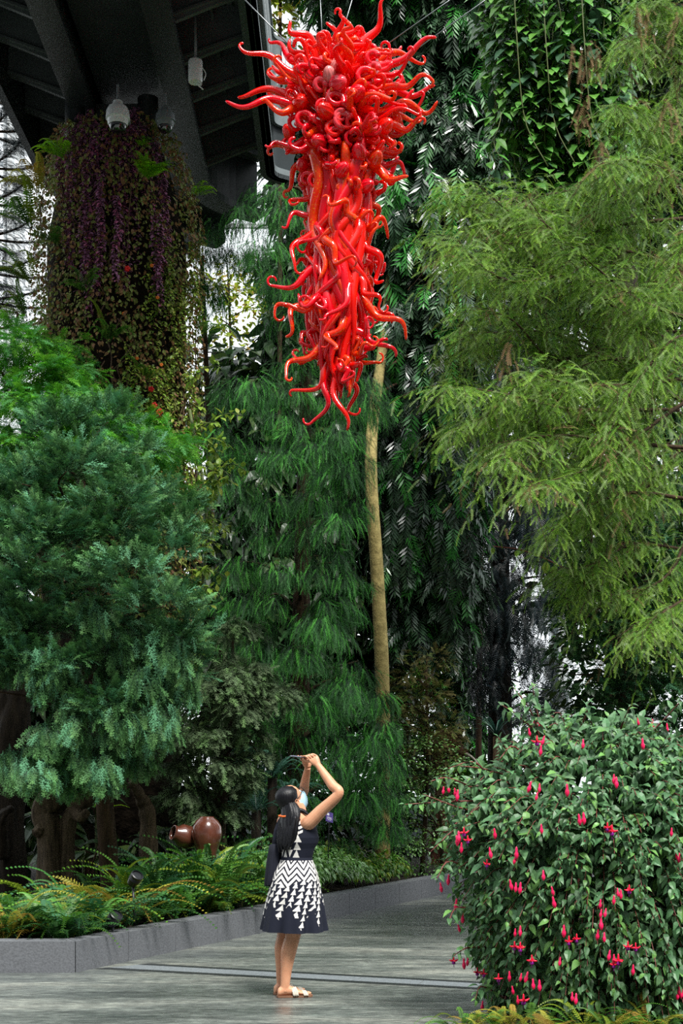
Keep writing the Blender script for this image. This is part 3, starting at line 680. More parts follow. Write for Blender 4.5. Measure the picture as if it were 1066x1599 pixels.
# ---- araucaria at the far left
f = Fol(24); Ya = 22; root_b = np.array([P(-25, 0, Ya)[0], Ya, .19])
mb = MB(); mb.tube([root_b, root_b+[0, 0, 12.5]], [.22, .08], 10)
mbb = MB()
for tier, py in enumerate((150, 205, 262, 318, 372, 425, 470, 515)):
    for k in range(7):
        a = k*2*PI/7+tier; c = np.array([root_b[0], Ya, P(0, py, Ya)[2]]); L = .75+.06*tier
        pts = smooth_path([c, c+np.array([math.cos(a)*L*.6, math.sin(a)*L*.6, .02]), c+np.array([math.cos(a)*L, math.sin(a)*L, .12])], 12); mbb.tube(pts, np.linspace(.025, .01, 12), 5)
        for j in range(3, 12):
            for s in (1, -1, .4, -.4, 1.6, -1.6, .7, -.7): f.add(T_dark[j % 2], pts[j], [math.cos(a+s*.9), math.sin(a+s*.9), .25+f.r.normal(0, .2)], [0, 0, 1], .6)
root = tree('araucaria', root_b, 'dark araucaria with flat tiers of branches beyond the column', 'tree')
f.build('foliage', M_dark, root); mb.build('trunk', BARK, root); mbb.build('branches', BARK, root)

# ---- climber with broad leaves, upper right, on its support tree
f = Fol(25); Yh = 15.2; r = f.r; mb = MB()
for k in range(760):
    py = r.uniform(-60, 300); xl, xr = np.interp(py, [-60, 60, 150, 220, 300], [745, 755, 768, 775, 800]), 985
    px = r.uniform(xl, xr); dep = r.uniform(0, .9); p = P(px, py-30, Yh+dep+.25*abs((px-870)/110)**2)
    pts = strand(f, p, r.uniform(.35, .8), .06, T_ov, .08, (.8, 1.5), (-.2, -.8, 0), False)
    if k % 3 == 0: mb.tube(pts, .004, 4)
for (px, py, q) in ((782, 175, 90), (770, 215, 70), (765, 240, 60)):
    pts = strand(f, P(px, py, Yh-.2), q/F*Yh, .1, T_ov, .07, (.9, 1.3), (-.6, -.6, 0), False); mb.tube(pts, .005, 4)
for px in (800, 845, 905): mb.tube(smooth_path([P(px, -60, Yh-.1), P(px+8, 80, Yh-.15), P(px+20, 190, Yh-.1), P(px+55, 260, Yh-.1)], 14), .007, 5)
bh = np.array([P(985, 0, 16.9)[0], 16.9, .05])
root = tree('broadleaf_climber', bh, 'broad-leaved climber cascading over a dark trunk above the feathery tree', 'climber')
f.build('foliage', M_ov, root); mb.build('stems', STEMG, root)
mb = MB(); mb.tube([bh, bh+[0, 0, 5], bh+[-.1, 0, 11]], [.16, .14, .1], 12); mb.build('support_trunk', BARKD, root)

# ---- feathery light green tree, right
f = Fol(26); fd = Fol(27); r = f.r; mb = MB()
BR = [[(1090, 560), (960, 480), (900, 420), (826, 312)], [(1080, 500), (1000, 470), (945, 430), (840, 340)], [(960, 450), (880, 432), (800, 440), (745, 410), (715, 375)], [(1000, 300), (940, 320), (850, 330), (760, 310), (690, 300)],
      [(1090, 640), (940, 560), (860, 560), (800, 500), (740, 480)], [(1080, 560), (960, 560), (860, 520), (760, 520)], [(1060, 640), (900, 640), (830, 625), (760, 610), (700, 605)], [(1000, 660), (850, 665), (790, 650), (720, 660)],
      [(1080, 700), (960, 690), (880, 680), (800, 690), (785, 720)], [(1080, 620), (1010, 670), (950, 720), (880, 745), (820, 760)], [(1080, 780), (980, 770), (900, 800), (862, 830)], [(1080, 860), (990, 850), (930, 880), (870, 890)],
      [(1080, 930), (1030, 960), (1000, 990)],  [(1080, 200), (1030, 190), (990, 170), (960, 165)], [(1080, 120), (1040, 80), (1000, 60), (975, 70)], [(1090, 40), (1050, 20), (1010, 0)],
      [(1080, 280), (1020, 260), (970, 250), (935, 262)], [(1080, 340), (980, 350), (880, 370), (760, 350)], [(1080, 430), (1010, 400), (900, 380), (780, 380)], [(1080, 590), (1000, 600), (900, 600), (820, 580)], [(1085, 150), (1040, 230), (980, 300), (930, 330)],
       [(1080, 820), (1040, 900), (960, 930), (900, 900)], [(1080, 520), (1040, 540), (980, 620), (940, 700)], [(1080, 680), (1030, 740), (960, 820), (940, 900)], [(1090, 330), (1050, 420), (990, 520)], [(1090, 60), (1060, 140), (1010, 210)]]
def feather_twig(p, d, L, n, fo):
    s = np.linspace(0, 1, n); d = unit(np.asarray(d)); pts = np.asarray(p)+np.outer(s*L, d)+np.outer(s*s*L, [0, 0, -.45])
    tg = unit(np.gradient(pts, axis=0)); lat = unit(np.cross(tg, [0, 0, 1.])); sg = np.where(np.arange(n) % 2, 1., -1.)[:, None]
    dd = tg*.8+lat*sg*.8+np.array([0, 0, -.28])+fo.r.normal(0, .28, (n, 3))
    fo.add(T_taxo[int(fo.r.integers(3))], pts, dd, np.array([0, -.35, .9])+fo.r.normal(0, .35, (n, 3)), fo.r.uniform(.7, 1.25, n)*(1.1-.3*s))
    return pts
for lay in range(3):
    for i, b in enumerate(BR):
        my = np.mean([q_[1] for q_ in b])
        if lay and (my > 790 or my < 270 or (lay == 2 and i % 2)): continue
        Y0 = 12.9+r.uniform(-.9, .7)+lay*.75; js = 0 if lay == 0 else 34
        q = [P(x+r.normal(0, js), y+r.normal(0, js)-lay*6, Y0+.5-.25*k) for k, (x, y) in enumerate(b)]
        pts = smooth_path(q, 34); mb.tube(pts, np.linspace(.020 if lay == 0 else .012, .004, 34), 6)
        for k in range(4, 34):
            for m_ in range(3):
                t_ = unit(pts[min(33, k+1)]-pts[k-1]); a = r.uniform(0, 2*PI)
                d = t_*.7+np.array([math.cos(a)*.8, math.sin(a)*.8, r.uniform(-.5, .45)])
                tw = feather_twig(pts[k], d, r.uniform(.2, .5), 7, fd if r.random() < .035 else f)
                if m_ == 0: mb.tube(tw, .0022, 4, False)
for (px, py) in [(900, 95), (925, 90), (915, 170), (935, 240), (1045, 180), (1060, 40), (1000, 30), (1035, 270), (790, 560)]:
    for k in range(4): feather_twig(P(px+r.uniform(-9, 9), py-20+r.uniform(-8, 8), 12.3), (r.normal(0, .4), 0, -1), .2, 6, fd)
bg_ = np.array([3.9, 13.2, .05])
root = tree('feathery_tree', bg_, 'light green feathery tree reaching over the walkway above the fuchsia', 'tree')
f.build('foliage', M_taxo, root); fd.build('withered_foliage', M_taxdead, root); mb.build('branches', BARK, root)
mb = MB(); mb.tube(smooth_path([bg_, bg_+[-.1, 0, 3], bg_+[-.25, .1, 7], bg_+[-.3, 0, 10.5]], 14), np.linspace(.2, .07, 14), 12); mb.build('trunk', BARK, root)

# ---- dense small conifer, right
conifer('dense_conifer', 'dense dark green conifer standing behind the fuchsia shrub', np.array([3.35, 15.4, .05]),
        [(800, 880, 1000), (850, 868, 1090), (930, 870, 1100), (985, 858, 1100), (1040, 878, 1100), (1100, 905, 1100), (1180, 890, 1100)], 15.2, T_fine, M_fine, .30, (.26, .26, .2), 75, 28, fac=.7, inner=.4, out=.7, down=.15, tuft=4)

# ---- smaller background trees and leaf walls
def leafy(name, label, cat, rows, Y, tms, mat, step, rad, n, seed, fac=.5, trunk=.06, bark=BARK, cover=1, **kw):
    f = Fol(seed); kw.setdefault('out', .8); kw.setdefault('down', .25); kw.setdefault('inner', .2)
    cs = crown(f, rows, Y, step, tms, rad, n, fac, seed=seed, **kw)
    b = np.array([P((rows[-1][1]+rows[-1][2])/2, 0, Y)[0], Y, .15]); root = tree(name, b, label, cat); f.build('foliage', mat, root)
    top = np.array([P((rows[0][1]+rows[0][2])/2, 0, Y)[0], Y, P(0, rows[0][0], Y)[2]])
    mb = MB(); mb.tube(smooth_path([b, (b+top)/2+[.05, 0, 0], top], 10), np.linspace(trunk, trunk*.4, 10), 8); mb.build('trunk', bark, root)
    mb = MB(); trk = lambda z: b+(top-b)*np.clip((z-b[2])/max(.1, top[2]-b[2]), 0, 1); limbs(mb, b, cs, rng(seed), 24, .014, trk); mb.build('branches', bark, root)
    return root
leafy('yellow_leaved_tree', 'yellow-green leafy tree seen between the bridge edge and sculpture top', 'tree', [(-60, 395, 480), (0, 402, 468), (50, 408, 452), (95, 412, 436)], 22.5, T_ov, M_yell, .4, (.32, .3, .3), 60, 31)
leafy('slender_tree', 'slender tree with autumn-brown leaves in the gap beside the hanging sprays', 'tree', [(440, 318, 395), (480, 325, 425), (540, 335, 420), (600, 350, 410)], 27, T_ov, M_yell, .5, (.4, .4, .4), 64, 32, sc=(.6, 1))
leafy('leafy_tree', 'green broadleaf tree whose branch shows above the sculpture', 'tree', [(-60, 470, 620), (20, 480, 615), (60, 560, 640), (110, 590, 640)], 24.5, T_ov, M_ov, .55, (.38, .38, .3), 26, 33, sc=(.7, 1.1))
leafy('sunlit_tree', 'sunlit yellow-green tree in the gap beyond the pale trunk', 'tree', [(880, 600, 735), (960, 590, 740), (1040, 590, 745), (1120, 600, 760), (1200, 620, 770), (1260, 640, 760)], 28, T_bigleaf, M_back, .5, (.45, .45, .4), 34, 34, sc=(.8, 1.3))
leafy('screening_tree', 'small-leaved dark tree in the gap between pale trunk and dark trunk', 'tree', [(640, 680, 745), (760, 700, 745), (860, 690, 748), (960, 680, 755), (1060, 660, 760), (1180, 660, 765)], 27, T_lance, M_lance, .5, (.4, .4, .45), 40, 35, sc=(.6, 1))
leafy('brownish_shrub', 'brownish-green shrub with fine twigs under the pale trunk', 'shrub', [(1040, 640, 690), (1080, 615, 705), (1150, 605, 710), (1210, 612, 705)], 20.8, T_fine, M_brown, .32, (.26, .26, .24), 60, 36, trunk=.04)
leafy('understorey_shrub', 'small-leaved green shrub behind the strap-leaved plant', 'shrub', [(1180, 612, 735), (1230, 602, 740), (1290, 600, 745), (1350, 610, 750), (1375, 640, 740)], 20.6, T_small, M_shrub, .3, (.24, .24, .2), 110, 37, trunk=.03)
leafy('bushy_tree', 'bushy green tree behind the dark trunk and fuchsia top', 'tree', [(1020, 830, 900), (1080, 800, 930), (1150, 740, 960), (1240, 720, 960)], 29, T_ov, M_back, .6, (.45, .45, .45), 26, 38)
leafy('top_foliage_tree', 'dark leafy tree glimpsed between the willow-leaved tree and the climber', 'tree', [(-60, 700, 800), (60, 715, 800), (200, 700, 800), (320, 690, 800), (420, 690, 790), (520, 690, 780), (590, 700, 790)], 25.5, T_dark, M_dark, .55, (.42, .42, .42), 60, 39, sc=(.7, 1.1))
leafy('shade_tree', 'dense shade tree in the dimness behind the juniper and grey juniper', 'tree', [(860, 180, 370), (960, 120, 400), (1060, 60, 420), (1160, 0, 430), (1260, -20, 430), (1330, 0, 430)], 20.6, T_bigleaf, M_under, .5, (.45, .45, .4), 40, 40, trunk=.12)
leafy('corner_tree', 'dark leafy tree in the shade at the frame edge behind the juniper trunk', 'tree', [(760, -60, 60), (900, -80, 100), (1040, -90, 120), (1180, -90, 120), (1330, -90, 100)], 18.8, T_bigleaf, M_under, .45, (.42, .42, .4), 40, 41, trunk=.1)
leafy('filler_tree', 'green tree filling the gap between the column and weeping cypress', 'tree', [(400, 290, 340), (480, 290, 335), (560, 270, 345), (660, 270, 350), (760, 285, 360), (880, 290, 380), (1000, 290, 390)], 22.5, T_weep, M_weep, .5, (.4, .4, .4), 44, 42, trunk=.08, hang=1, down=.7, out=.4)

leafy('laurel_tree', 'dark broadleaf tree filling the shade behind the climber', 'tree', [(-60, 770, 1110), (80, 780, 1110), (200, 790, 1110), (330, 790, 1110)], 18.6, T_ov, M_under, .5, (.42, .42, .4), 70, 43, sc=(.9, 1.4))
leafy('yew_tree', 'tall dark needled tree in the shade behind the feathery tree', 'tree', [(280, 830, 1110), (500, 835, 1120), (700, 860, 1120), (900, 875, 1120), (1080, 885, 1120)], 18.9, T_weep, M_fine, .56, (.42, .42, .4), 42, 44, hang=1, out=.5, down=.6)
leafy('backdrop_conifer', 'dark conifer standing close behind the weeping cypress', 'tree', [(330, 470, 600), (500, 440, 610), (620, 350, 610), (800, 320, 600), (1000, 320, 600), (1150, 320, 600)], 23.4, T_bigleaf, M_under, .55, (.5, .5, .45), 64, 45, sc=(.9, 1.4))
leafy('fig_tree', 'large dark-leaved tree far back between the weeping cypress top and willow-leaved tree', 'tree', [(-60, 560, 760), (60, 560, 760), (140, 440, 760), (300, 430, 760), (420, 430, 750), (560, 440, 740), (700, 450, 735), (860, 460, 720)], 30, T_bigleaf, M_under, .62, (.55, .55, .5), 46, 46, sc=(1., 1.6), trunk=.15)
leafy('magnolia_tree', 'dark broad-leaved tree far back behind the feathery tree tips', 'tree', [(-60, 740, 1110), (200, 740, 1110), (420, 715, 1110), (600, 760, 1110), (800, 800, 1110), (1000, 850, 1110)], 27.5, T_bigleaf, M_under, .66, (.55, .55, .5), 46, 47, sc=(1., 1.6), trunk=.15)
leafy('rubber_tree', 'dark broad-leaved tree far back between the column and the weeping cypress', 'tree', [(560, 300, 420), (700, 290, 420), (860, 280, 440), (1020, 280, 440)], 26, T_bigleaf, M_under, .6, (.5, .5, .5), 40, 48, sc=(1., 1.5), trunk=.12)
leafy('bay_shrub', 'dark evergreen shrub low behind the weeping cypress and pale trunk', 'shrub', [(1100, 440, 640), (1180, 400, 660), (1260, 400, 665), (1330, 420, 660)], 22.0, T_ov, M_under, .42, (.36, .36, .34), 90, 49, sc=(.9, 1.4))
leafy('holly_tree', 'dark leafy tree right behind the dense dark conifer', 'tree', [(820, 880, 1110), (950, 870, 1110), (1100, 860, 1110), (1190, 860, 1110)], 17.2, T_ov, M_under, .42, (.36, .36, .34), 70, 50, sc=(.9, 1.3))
# ---- fuchsia shrub
f = Fol(50); r = f.r; mb = MB(); Yf = 9.35
rows = [(1120, 850, 985), (1150, 800, 1075), (1190, 770, 1110), (1230, 712, 1140), (1290, 690, 1160), (1350, 702, 1170), (1420, 716, 1170), (1500, 740, 1165), (1575, 770, 1150), (1620, 800, 1130)]
m = F/Yf; fb = np.array([1.75, Yf+.25, .05])
def stem_with_leaves(pts, k0, gap, sc, droop=.5, rad=.004):
    L = np.linalg.norm(np.diff(pts, axis=0), axis=1).sum(); n = max(3, int(L/gap)); q = smooth_path(pts, n); q = q[int(k0*n):]; n = len(q)
    if n < 3: return
    tg = unit(np.gradient(q, axis=0)); a = r.uniform(0, PI)+np.arange(n)*PI/2
    u = unit(np.cross(tg, [.2, .3, 1.])); v = np.cross(tg, u)
    for s in (1, -1):
        d = s*(np.cos(a)[:, None]*u+np.sin(a)[:, None]*v)+tg*.55+np.array([0, -.12, -droop])+r.normal(0, .25, (n, 3))
        nr = np.array([0, -.45, .9])+r.normal(0, .3, (n, 3)); sz = 1.12*r.uniform(*sc, n)*np.clip(1.25-np.linspace(0, 1, n)**3*.75, .4, 1)
        w_ = r.integers(0, 3, n)
        for t_ in range(3):
            k = w_ == t_
            if k.any(): f.add(T_fuch[t_], q[k], d[k], nr[k], sz[k])
tips = []
for k in range(1250):
    py = r.uniform(1115, 1610); xl, xr = in_poly(rows, py); hw = (xr-xl)/2; a = r.uniform(-PI*.06, PI*1.06); lay = 1 if k < 760 else r.uniform(.55, .95)
    x = (xl+xr)/2+math.cos(a)*hw*lay; dy = -math.sin(a)*min(1.0, hw/m*.95)*lay
    if x > 1110: continue
    c = P(x, py, Yf)+np.array([0, dy, 0]); o_ = unit(c-(fb+[0, 0, 1.0]))
    st = c-o_*r.uniform(.22, .4)+np.array([0, 0, r.uniform(-.02, .18)]); c = c+np.array([0, 0, r.uniform(-.07, .02)])
    pts = np.array([st, (st+c)/2+[0, 0, .05], c]); mb.tube(smooth_path(pts, 6), np.linspace(.005, .0018, 6), 4, False)
    stem_with_leaves(pts, .1, .036, (.75, 1.3))
SP = [[(845, 1160), (828, 1110), (800, 1072)], [(850, 1150), (835, 1100), (832, 1070)], [(840, 1145), (805, 1115), (782, 1100)], [(830, 1210), (790, 1170), (778, 1152)], [(900, 1150), (915, 1115), (918, 1095)], [(750, 1235), (700, 1215), (672, 1220)], [(760, 1250), (700, 1252), (632, 1256)], [(770, 1270), (720, 1262), (660, 1240)],
      [(780, 1300), (720, 1290), (672, 1330)], [(740, 1360), (700, 1345), (682, 1372)], [(1000, 1160), (1040, 1120), (1062, 1095)], [(960, 1165), (975, 1120), (985, 1100)], [(770, 1220), (740, 1190), (700, 1200)], [(760, 1480), (730, 1480), (708, 1492)], [(830, 1190), (800, 1165), (780, 1185)], [(790, 1210), (752, 1200), (718, 1196)], [(745, 1420), (712, 1418), (700, 1440)], [(790, 1560), (752, 1540), (742, 1560)]]
for s in SP:
    pts = smooth_path([P(x, y, 9.2-.1*i) for i, (x, y) in enumerate(s)], 8); mb.tube(pts, np.linspace(.008, .0025, 8), 5); stem_with_leaves(pts, .15, .035, (.7, 1.1), .4)
for k in range(40):
    a = r.uniform(0, 2*PI); e = fb+np.array([math.cos(a)*r.uniform(.3, .8), math.sin(a)*r.uniform(.2, .7), r.uniform(.6, 1.7)]); mb.tube(smooth_path([fb, (fb+e)/2+[0, 0, .3], e], 8), np.linspace(.014, .005, 8), 5)
fu = empty('fuchsia_shrub', fb, 'large fuchsia shrub with pink and purple hanging flowers beside the walkway', 'shrub')
f.build('foliage', M_fuch, fu); mb.build('stems', STEM, fu)
PINK = plain('fuchsia_sepal', G(238, 26, 88), .4, .4, var=.15); PINK2 = plain('fuchsia_open_sepal', G(226, 22, 60), .4, .4, var=.15); PURP = plain('fuchsia_corolla', G(126, 20, 130), .45, .4)
BUD = [(x, y) for x, y in ((692, 1233), (710, 1236), (714, 1240), (826, 1142), (834, 1130), (840, 1128), (844, 1170), (848, 1155), (904, 1278), (911, 1276), (958, 1215), (962, 1220), (1003, 1160), (1041, 1135), (1018, 1130), (996, 1125), (827, 1227), (842, 1229), (838, 1242), (885, 1232),
       (845, 1293), (1048, 1298), (1056, 1334), (1060, 1338), (688, 1384), (713, 1311), (720, 1322), (716, 1305), (806, 1330), (797, 1380), (805, 1384), (812, 1385), (862, 1390), (864, 1407), (937, 1410), (945, 1424), (938, 1425), (964, 1392), (969, 1395), (958, 1404), (712, 1410), (722, 1432), (716, 1448),
       (804, 1455), (812, 1452), (880, 1452), (933, 1458), (943, 1462), (951, 1490), (958, 1496), (988, 1513), (813, 1525), (822, 1524), (832, 1535), (842, 1537), (800, 1545), (808, 1560), (893, 1555), (899, 1558), (1058, 1552), (1064, 1550), (753, 1569), (724, 1503), (730, 1500), (795, 1523), (848, 1365), (874, 1500), (700, 1372), (1060, 1545), (938, 1440), (772, 1300), (804, 1341), (700, 1230), (765, 1330), (910, 1160))]
OPEN = [(724, 1300), (760, 1349), (955, 1298), (948, 1292), (982, 1390), (900, 1466), (888, 1470), (830, 1500), (803, 1478), (812, 1480), (745, 1518), (965, 1500), (980, 1478), (958, 1506), (778, 1528), (817, 1562), (708, 1500), (730, 1312), (992, 1480), (755, 1520), (838, 1158)]
def surf_point(px, py):
    """just outside the leafy surface of the shrub along this line of sight"""
    xl, xr = in_poly(rows, py); c = np.clip((px-(xl+xr)/2)/((xr-xl)/2), -1, 1); return P(px, py, Yf-math.sqrt(1-c*c)*min(1.0, (xr-xl)/2/m*.95)-.09)
for i, (px, py) in enumerate(BUD):
    p = surf_point(px, py); s = float(r.uniform(.8, 1.2)); mb = MB(); tilt = unit(np.array([r.normal(0, .12), r.normal(0, .1), 1.]))
    mb.lathe(p-tilt*.035*s, [(.001, -.006*s), (.006*s, .0), (.0115*s, .014*s), (.0105*s, .026*s), (.006*s, .036*s), (.0062*s, .048*s), (.004*s, .058*s), (.001, .062*s)], 10, tilt); mb.build('flower_bud', PINK, fu)
for i, (px, py) in enumerate(OPEN):
    p = surf_point(px, py); s = float(r.uniform(.85, 1.15)); mb = MB(); mb.lathe(p, [(.004*s, 0), (.006*s, .01*s), (.0045*s, .03*s), (.0015, .036*s)], 10)
    a0 = r.uniform(0, 2)
    for k in range(4):
        a = a0+k*PI/2; d = np.array([math.cos(a), math.sin(a), 0]); q = smooth_path([p, p+d*.016*s+[0, 0, -.001], p+d*.034*s+[0, 0, .004*s+r.uniform(-.01, .012)]], 8)
        mb.tube(q, np.array([.003, .005, .007, .0075, .007, .0055, .0035, .001])*s, 6)
    fl = mb.build('flower', PINK2, fu)
    mc = MB(); mc.lathe(p-np.array([0, 0, .022*s]), [(.006*s, -.004*s), (.012*s, .0), (.0125*s, .010*s), (.009*s, .02*s), (.004*s, .024*s)], 12)
    for k in range(4): mc.tube([p-np.array([0, 0, .02*s]), p+np.array([r.normal(0, .004), r.normal(0, .004), -.045*s])], .0009, 4)
    co_ = mc.build('corolla', PURP, None); co_.parent = fl; 
    off = np.array(fu.location); co_.data.transform(Matrix.Translation(-Vector(off)))
# ---- fern bank under the fuchsia
FB = [(722, 1590, .7), (745, 1580, .75), (772, 1592, .8), (800, 1585, .8), (835, 1590, .8), (870, 1596, .75), (905, 1598, .8), (940, 1600, .8), (975, 1602, .8), (1010, 1602, .8), (1045, 1604, .8), (860, 1612, .8), (960, 1615, .8), (760, 1612, .7)]
for i, (px, py, s) in enumerate(FB):
    b = P(px, py, 8.55 if i < 11 else 8.35); b[2] = max(.05, b[2]-.12)
    fern('border_fern', b, 16, T_lacy if i % 3 else T_sword, M_ferny if i % 2 else M_fern, s*.62, 'yellow-green fern in the bank under the fuchsia shrub', 'fern', 'ferns under the fuchsia', (-.1, -.25, 0), .55, 300+i)

# ---- ferns and other plants along the kerb
R_ = rng(77)
def bedpt(t, off, z=.19):
    p = wall_pt(t, off); return np.array([p[0], p[1], z])
k = 0
for i, px in enumerate(np.linspace(-10, 118, 10)):
    for row in range(3):
        Y = 12.1+row*.55+R_.uniform(-.1, .1); b = np.array([(px+R_.uniform(-8, 8)-CX)/F*Y, Y, .19]); 
        fern('bed_fern', b, 14, T_lacy if (i+row) % 3 else T_frond, (M_fernd, M_fern, M_fernd, M_ferny)[(i*2+row*3) % 7 % 4], R_.uniform(.85, 1.2), 'low green fern at the driftwood end of the kerb bed', 'fern', 'low ferns in the kerb bed', (0, -.15, 0), .75, 400+k); k += 1
for i, t_ in enumerate(np.linspace(.02, .46, 14)):
    for row in range(3):
        b = bedpt(t_+R_.uniform(-.012, .012), .42+row*.42+R_.uniform(-.06, .06))
        mat = (M_fernd, M_fern, M_ferny, M_fern, M_fernd)[(i*3+row*2) % 5] if t_ < .3 else (M_fern, M_fern, M_fernd)[(i+row) % 3]
        fern('kerb_fern', b, 13, T_sword if (i+row) % 3 else T_frond, mat, R_.uniform(1.0, 1.35) if t_ > .12 else R_.uniform(.9, 1.1), 'arching fern leaning towards the kerb behind and beside the person', 'fern', 'arching ferns along the kerb wall', (.2, -.1, 0), .8, 500+k); k += 1
for i, (px, py, Y) in enumerate(((312, 1330, 14.75), (338, 1330, 14.8), (322, 1335, 14.4), (300, 1330, 14.6), (335, 1325, 14.9), (370, 1318, 15.1), (395, 1312, 15.3), (268, 1338, 14.4), (350, 1335, 14.5), (235, 1345, 14.0), (200, 1350, 13.8))):
    b = P(px, py, Y-.2); b[2] = .19
    fern('kerb_fern', b, 18, T_sword, (M_fern, M_fernd)[i % 2], 1.3, 'arching fern leaning towards the kerb behind and beside the person', 'fern', 'arching ferns along the kerb wall', (.1, -.1, 0), 2.3, 640+i)
# taller dark arching fern left of the person
fern('tree_fern', bedpt(.40, 1.2, .19), 16, T_sword, M_fernd, 1.5, 'tall dark fern with upright ribbed fronds beside the hanging jacket', 'fern', None, (-.25, -.1, 0), 1.2, 690)
f = Fol(60); r = f.r
def shrub(name, label, pts, rad, n, tms, mat, seed, **kw):
    f = Fol(seed); mb = MB(); b = np.mean([p for p in pts], axis=0); b[2] = .19
    for p in pts:
        clump(f, tms, p, rad, n, **kw); mb.tube(smooth_path([b+(np.asarray(p)-b)*[.4, .4, 0], (b+p)/2, p], 7), np.linspace(.012, .004, 7), 5)
    root = empty(name, b, label, 'shrub'); f.build('foliage', mat, root); mb.build('stems', STEMG, root); return root
shrub('glossy_shrub', 'light green glossy shrub spilling over the kerb at the person\'s elbow', [bedpt(t_, o_, z) for t_, o_, z in ((.56, .45, .45), (.60, .5, .5), (.64, .45, .5), (.68, .5, .5), (.72, .45, .45), (.58, .9, .65), (.63, .95, .7), (.69, .9, .65), (.75, .7, .5), (.54, .8, .6))], (.38, .38, .2), 260, T_fuch[:2], M_shrub, 61, out=.7, down=.25, inner=.5)
shrub('low_shrub', 'low leafy shrub at the kerb bend beyond the person', [bedpt(t_, o_, z) for t_, o_, z in ((.78, .5, .4), (.83, .5, .4), (.88, .5, .4), (.80, 1.0, .55), (.86, 1.0, .55), (.93, .6, .4))], (.36, .36, .2), 220, T_fuch[:2], M_fern, 62, out=.7, down=.3, inner=.5)
def strap(name, base, n, s, mat, label, seed):
    f = Fol(seed); r = f.r; a = r.uniform(0, 2*PI, n)
    f.add(T_blade[0], np.asarray(base)+r.normal(0, .03, (n, 3))*[1, 1, 0], np.stack([np.cos(a), np.sin(a), r.uniform(.5, 2.2, n)], 1), [0, 0, 1], s*r.uniform(.7, 1.2, n))
    root = empty(name, base, label, 'plant'); f.build('leaves', mat, root); mb = MB(); mb.lathe(base, [(.05, 0), (.04, .06), (.01, .1)], 10); mb.build('crown_base', BARKD, root)
strap('strap_leaved_plant', bedpt(.86, 1.0), 34, 1.15, M_fernd, 'dark strap-leaved clump at the far end of the kerb', 71)
strap('grassy_plant', bedpt(.97, .7), 30, .9, M_fern, 'grassy clump beside the far kerb near the fuchsia', 72)
strap('arching_grass', bedpt(.62, .42), 22, .9, M_fern, 'arching grass blades leaning over the kerb beside the dress', 73)
strap('spiky_plant', bedpt(.50, .9), 26, .9, M_fernd, 'spiky dark clump behind the person near the sign', 74)
# blue-green frond plants behind the person's head
for i, (px, py, Y, s, lb) in enumerate(((425, 1215, 17.2, 1.25, 'blue-green cycad rosette behind the raised phone'), (400, 1265, 16.9, 1.2, 'dark cycad rosette behind the hair of the person'), (448, 1250, 17.4, 1.1, 'small cycad rosette showing between the two arms'))):
    b = P(px, py, Y); g = b.copy(); g[2] = .19
    f = Fol(80+i); r = f.r; n = 24; a = r.uniform(0, 2*PI, n); f.add(T_sword[0], np.tile(b, (n, 1)), np.stack([np.cos(a), np.sin(a), r.uniform(-.1, 1.0, n)], 1), [0, 0, 1], s*r.uniform(.6, .9, n))
    root = empty('cycad', g, lb, 'plant'); f.build('fronds', M_cyc, root); mb = MB(); mb.tube([g, b], [.07, .06], 10); mb.build('trunk', BARKD, root)
# broad dark leaves under the juniper
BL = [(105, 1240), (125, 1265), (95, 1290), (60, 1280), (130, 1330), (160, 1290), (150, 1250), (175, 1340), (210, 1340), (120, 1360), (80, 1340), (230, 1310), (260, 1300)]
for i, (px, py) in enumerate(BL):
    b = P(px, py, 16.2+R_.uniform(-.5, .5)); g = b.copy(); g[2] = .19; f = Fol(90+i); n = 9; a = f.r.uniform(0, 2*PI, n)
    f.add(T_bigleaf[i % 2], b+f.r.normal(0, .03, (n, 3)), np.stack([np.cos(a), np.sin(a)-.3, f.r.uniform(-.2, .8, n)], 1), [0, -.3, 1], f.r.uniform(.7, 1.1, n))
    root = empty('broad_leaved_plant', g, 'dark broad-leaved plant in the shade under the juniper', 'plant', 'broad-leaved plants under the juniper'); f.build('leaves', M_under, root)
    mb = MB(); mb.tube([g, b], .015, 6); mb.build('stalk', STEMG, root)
f = Fol(99); b = P(172, 1262, 15.6); g = b.copy(); g[2] = .19
n = 8; a = f.r.uniform(0, 2*PI, n); f.add(T_bigleaf[0], np.tile(b, (n, 1)), np.stack([np.cos(a), np.sin(a), f.r.uniform(.3, 1.2, n)], 1), [0, 0, 1], .6)
root = empty('cordyline', g, 'bright green rosette on a thin leaning stem beside the driftwood', 'plant'); f.build('leaves', M_lime, root)
mb = MB(); mb.tube(smooth_path([P(140, 1360, 15.6), P(158, 1310, 15.6), b], 8), .012, 6); mb.build('stem', BARK, root)
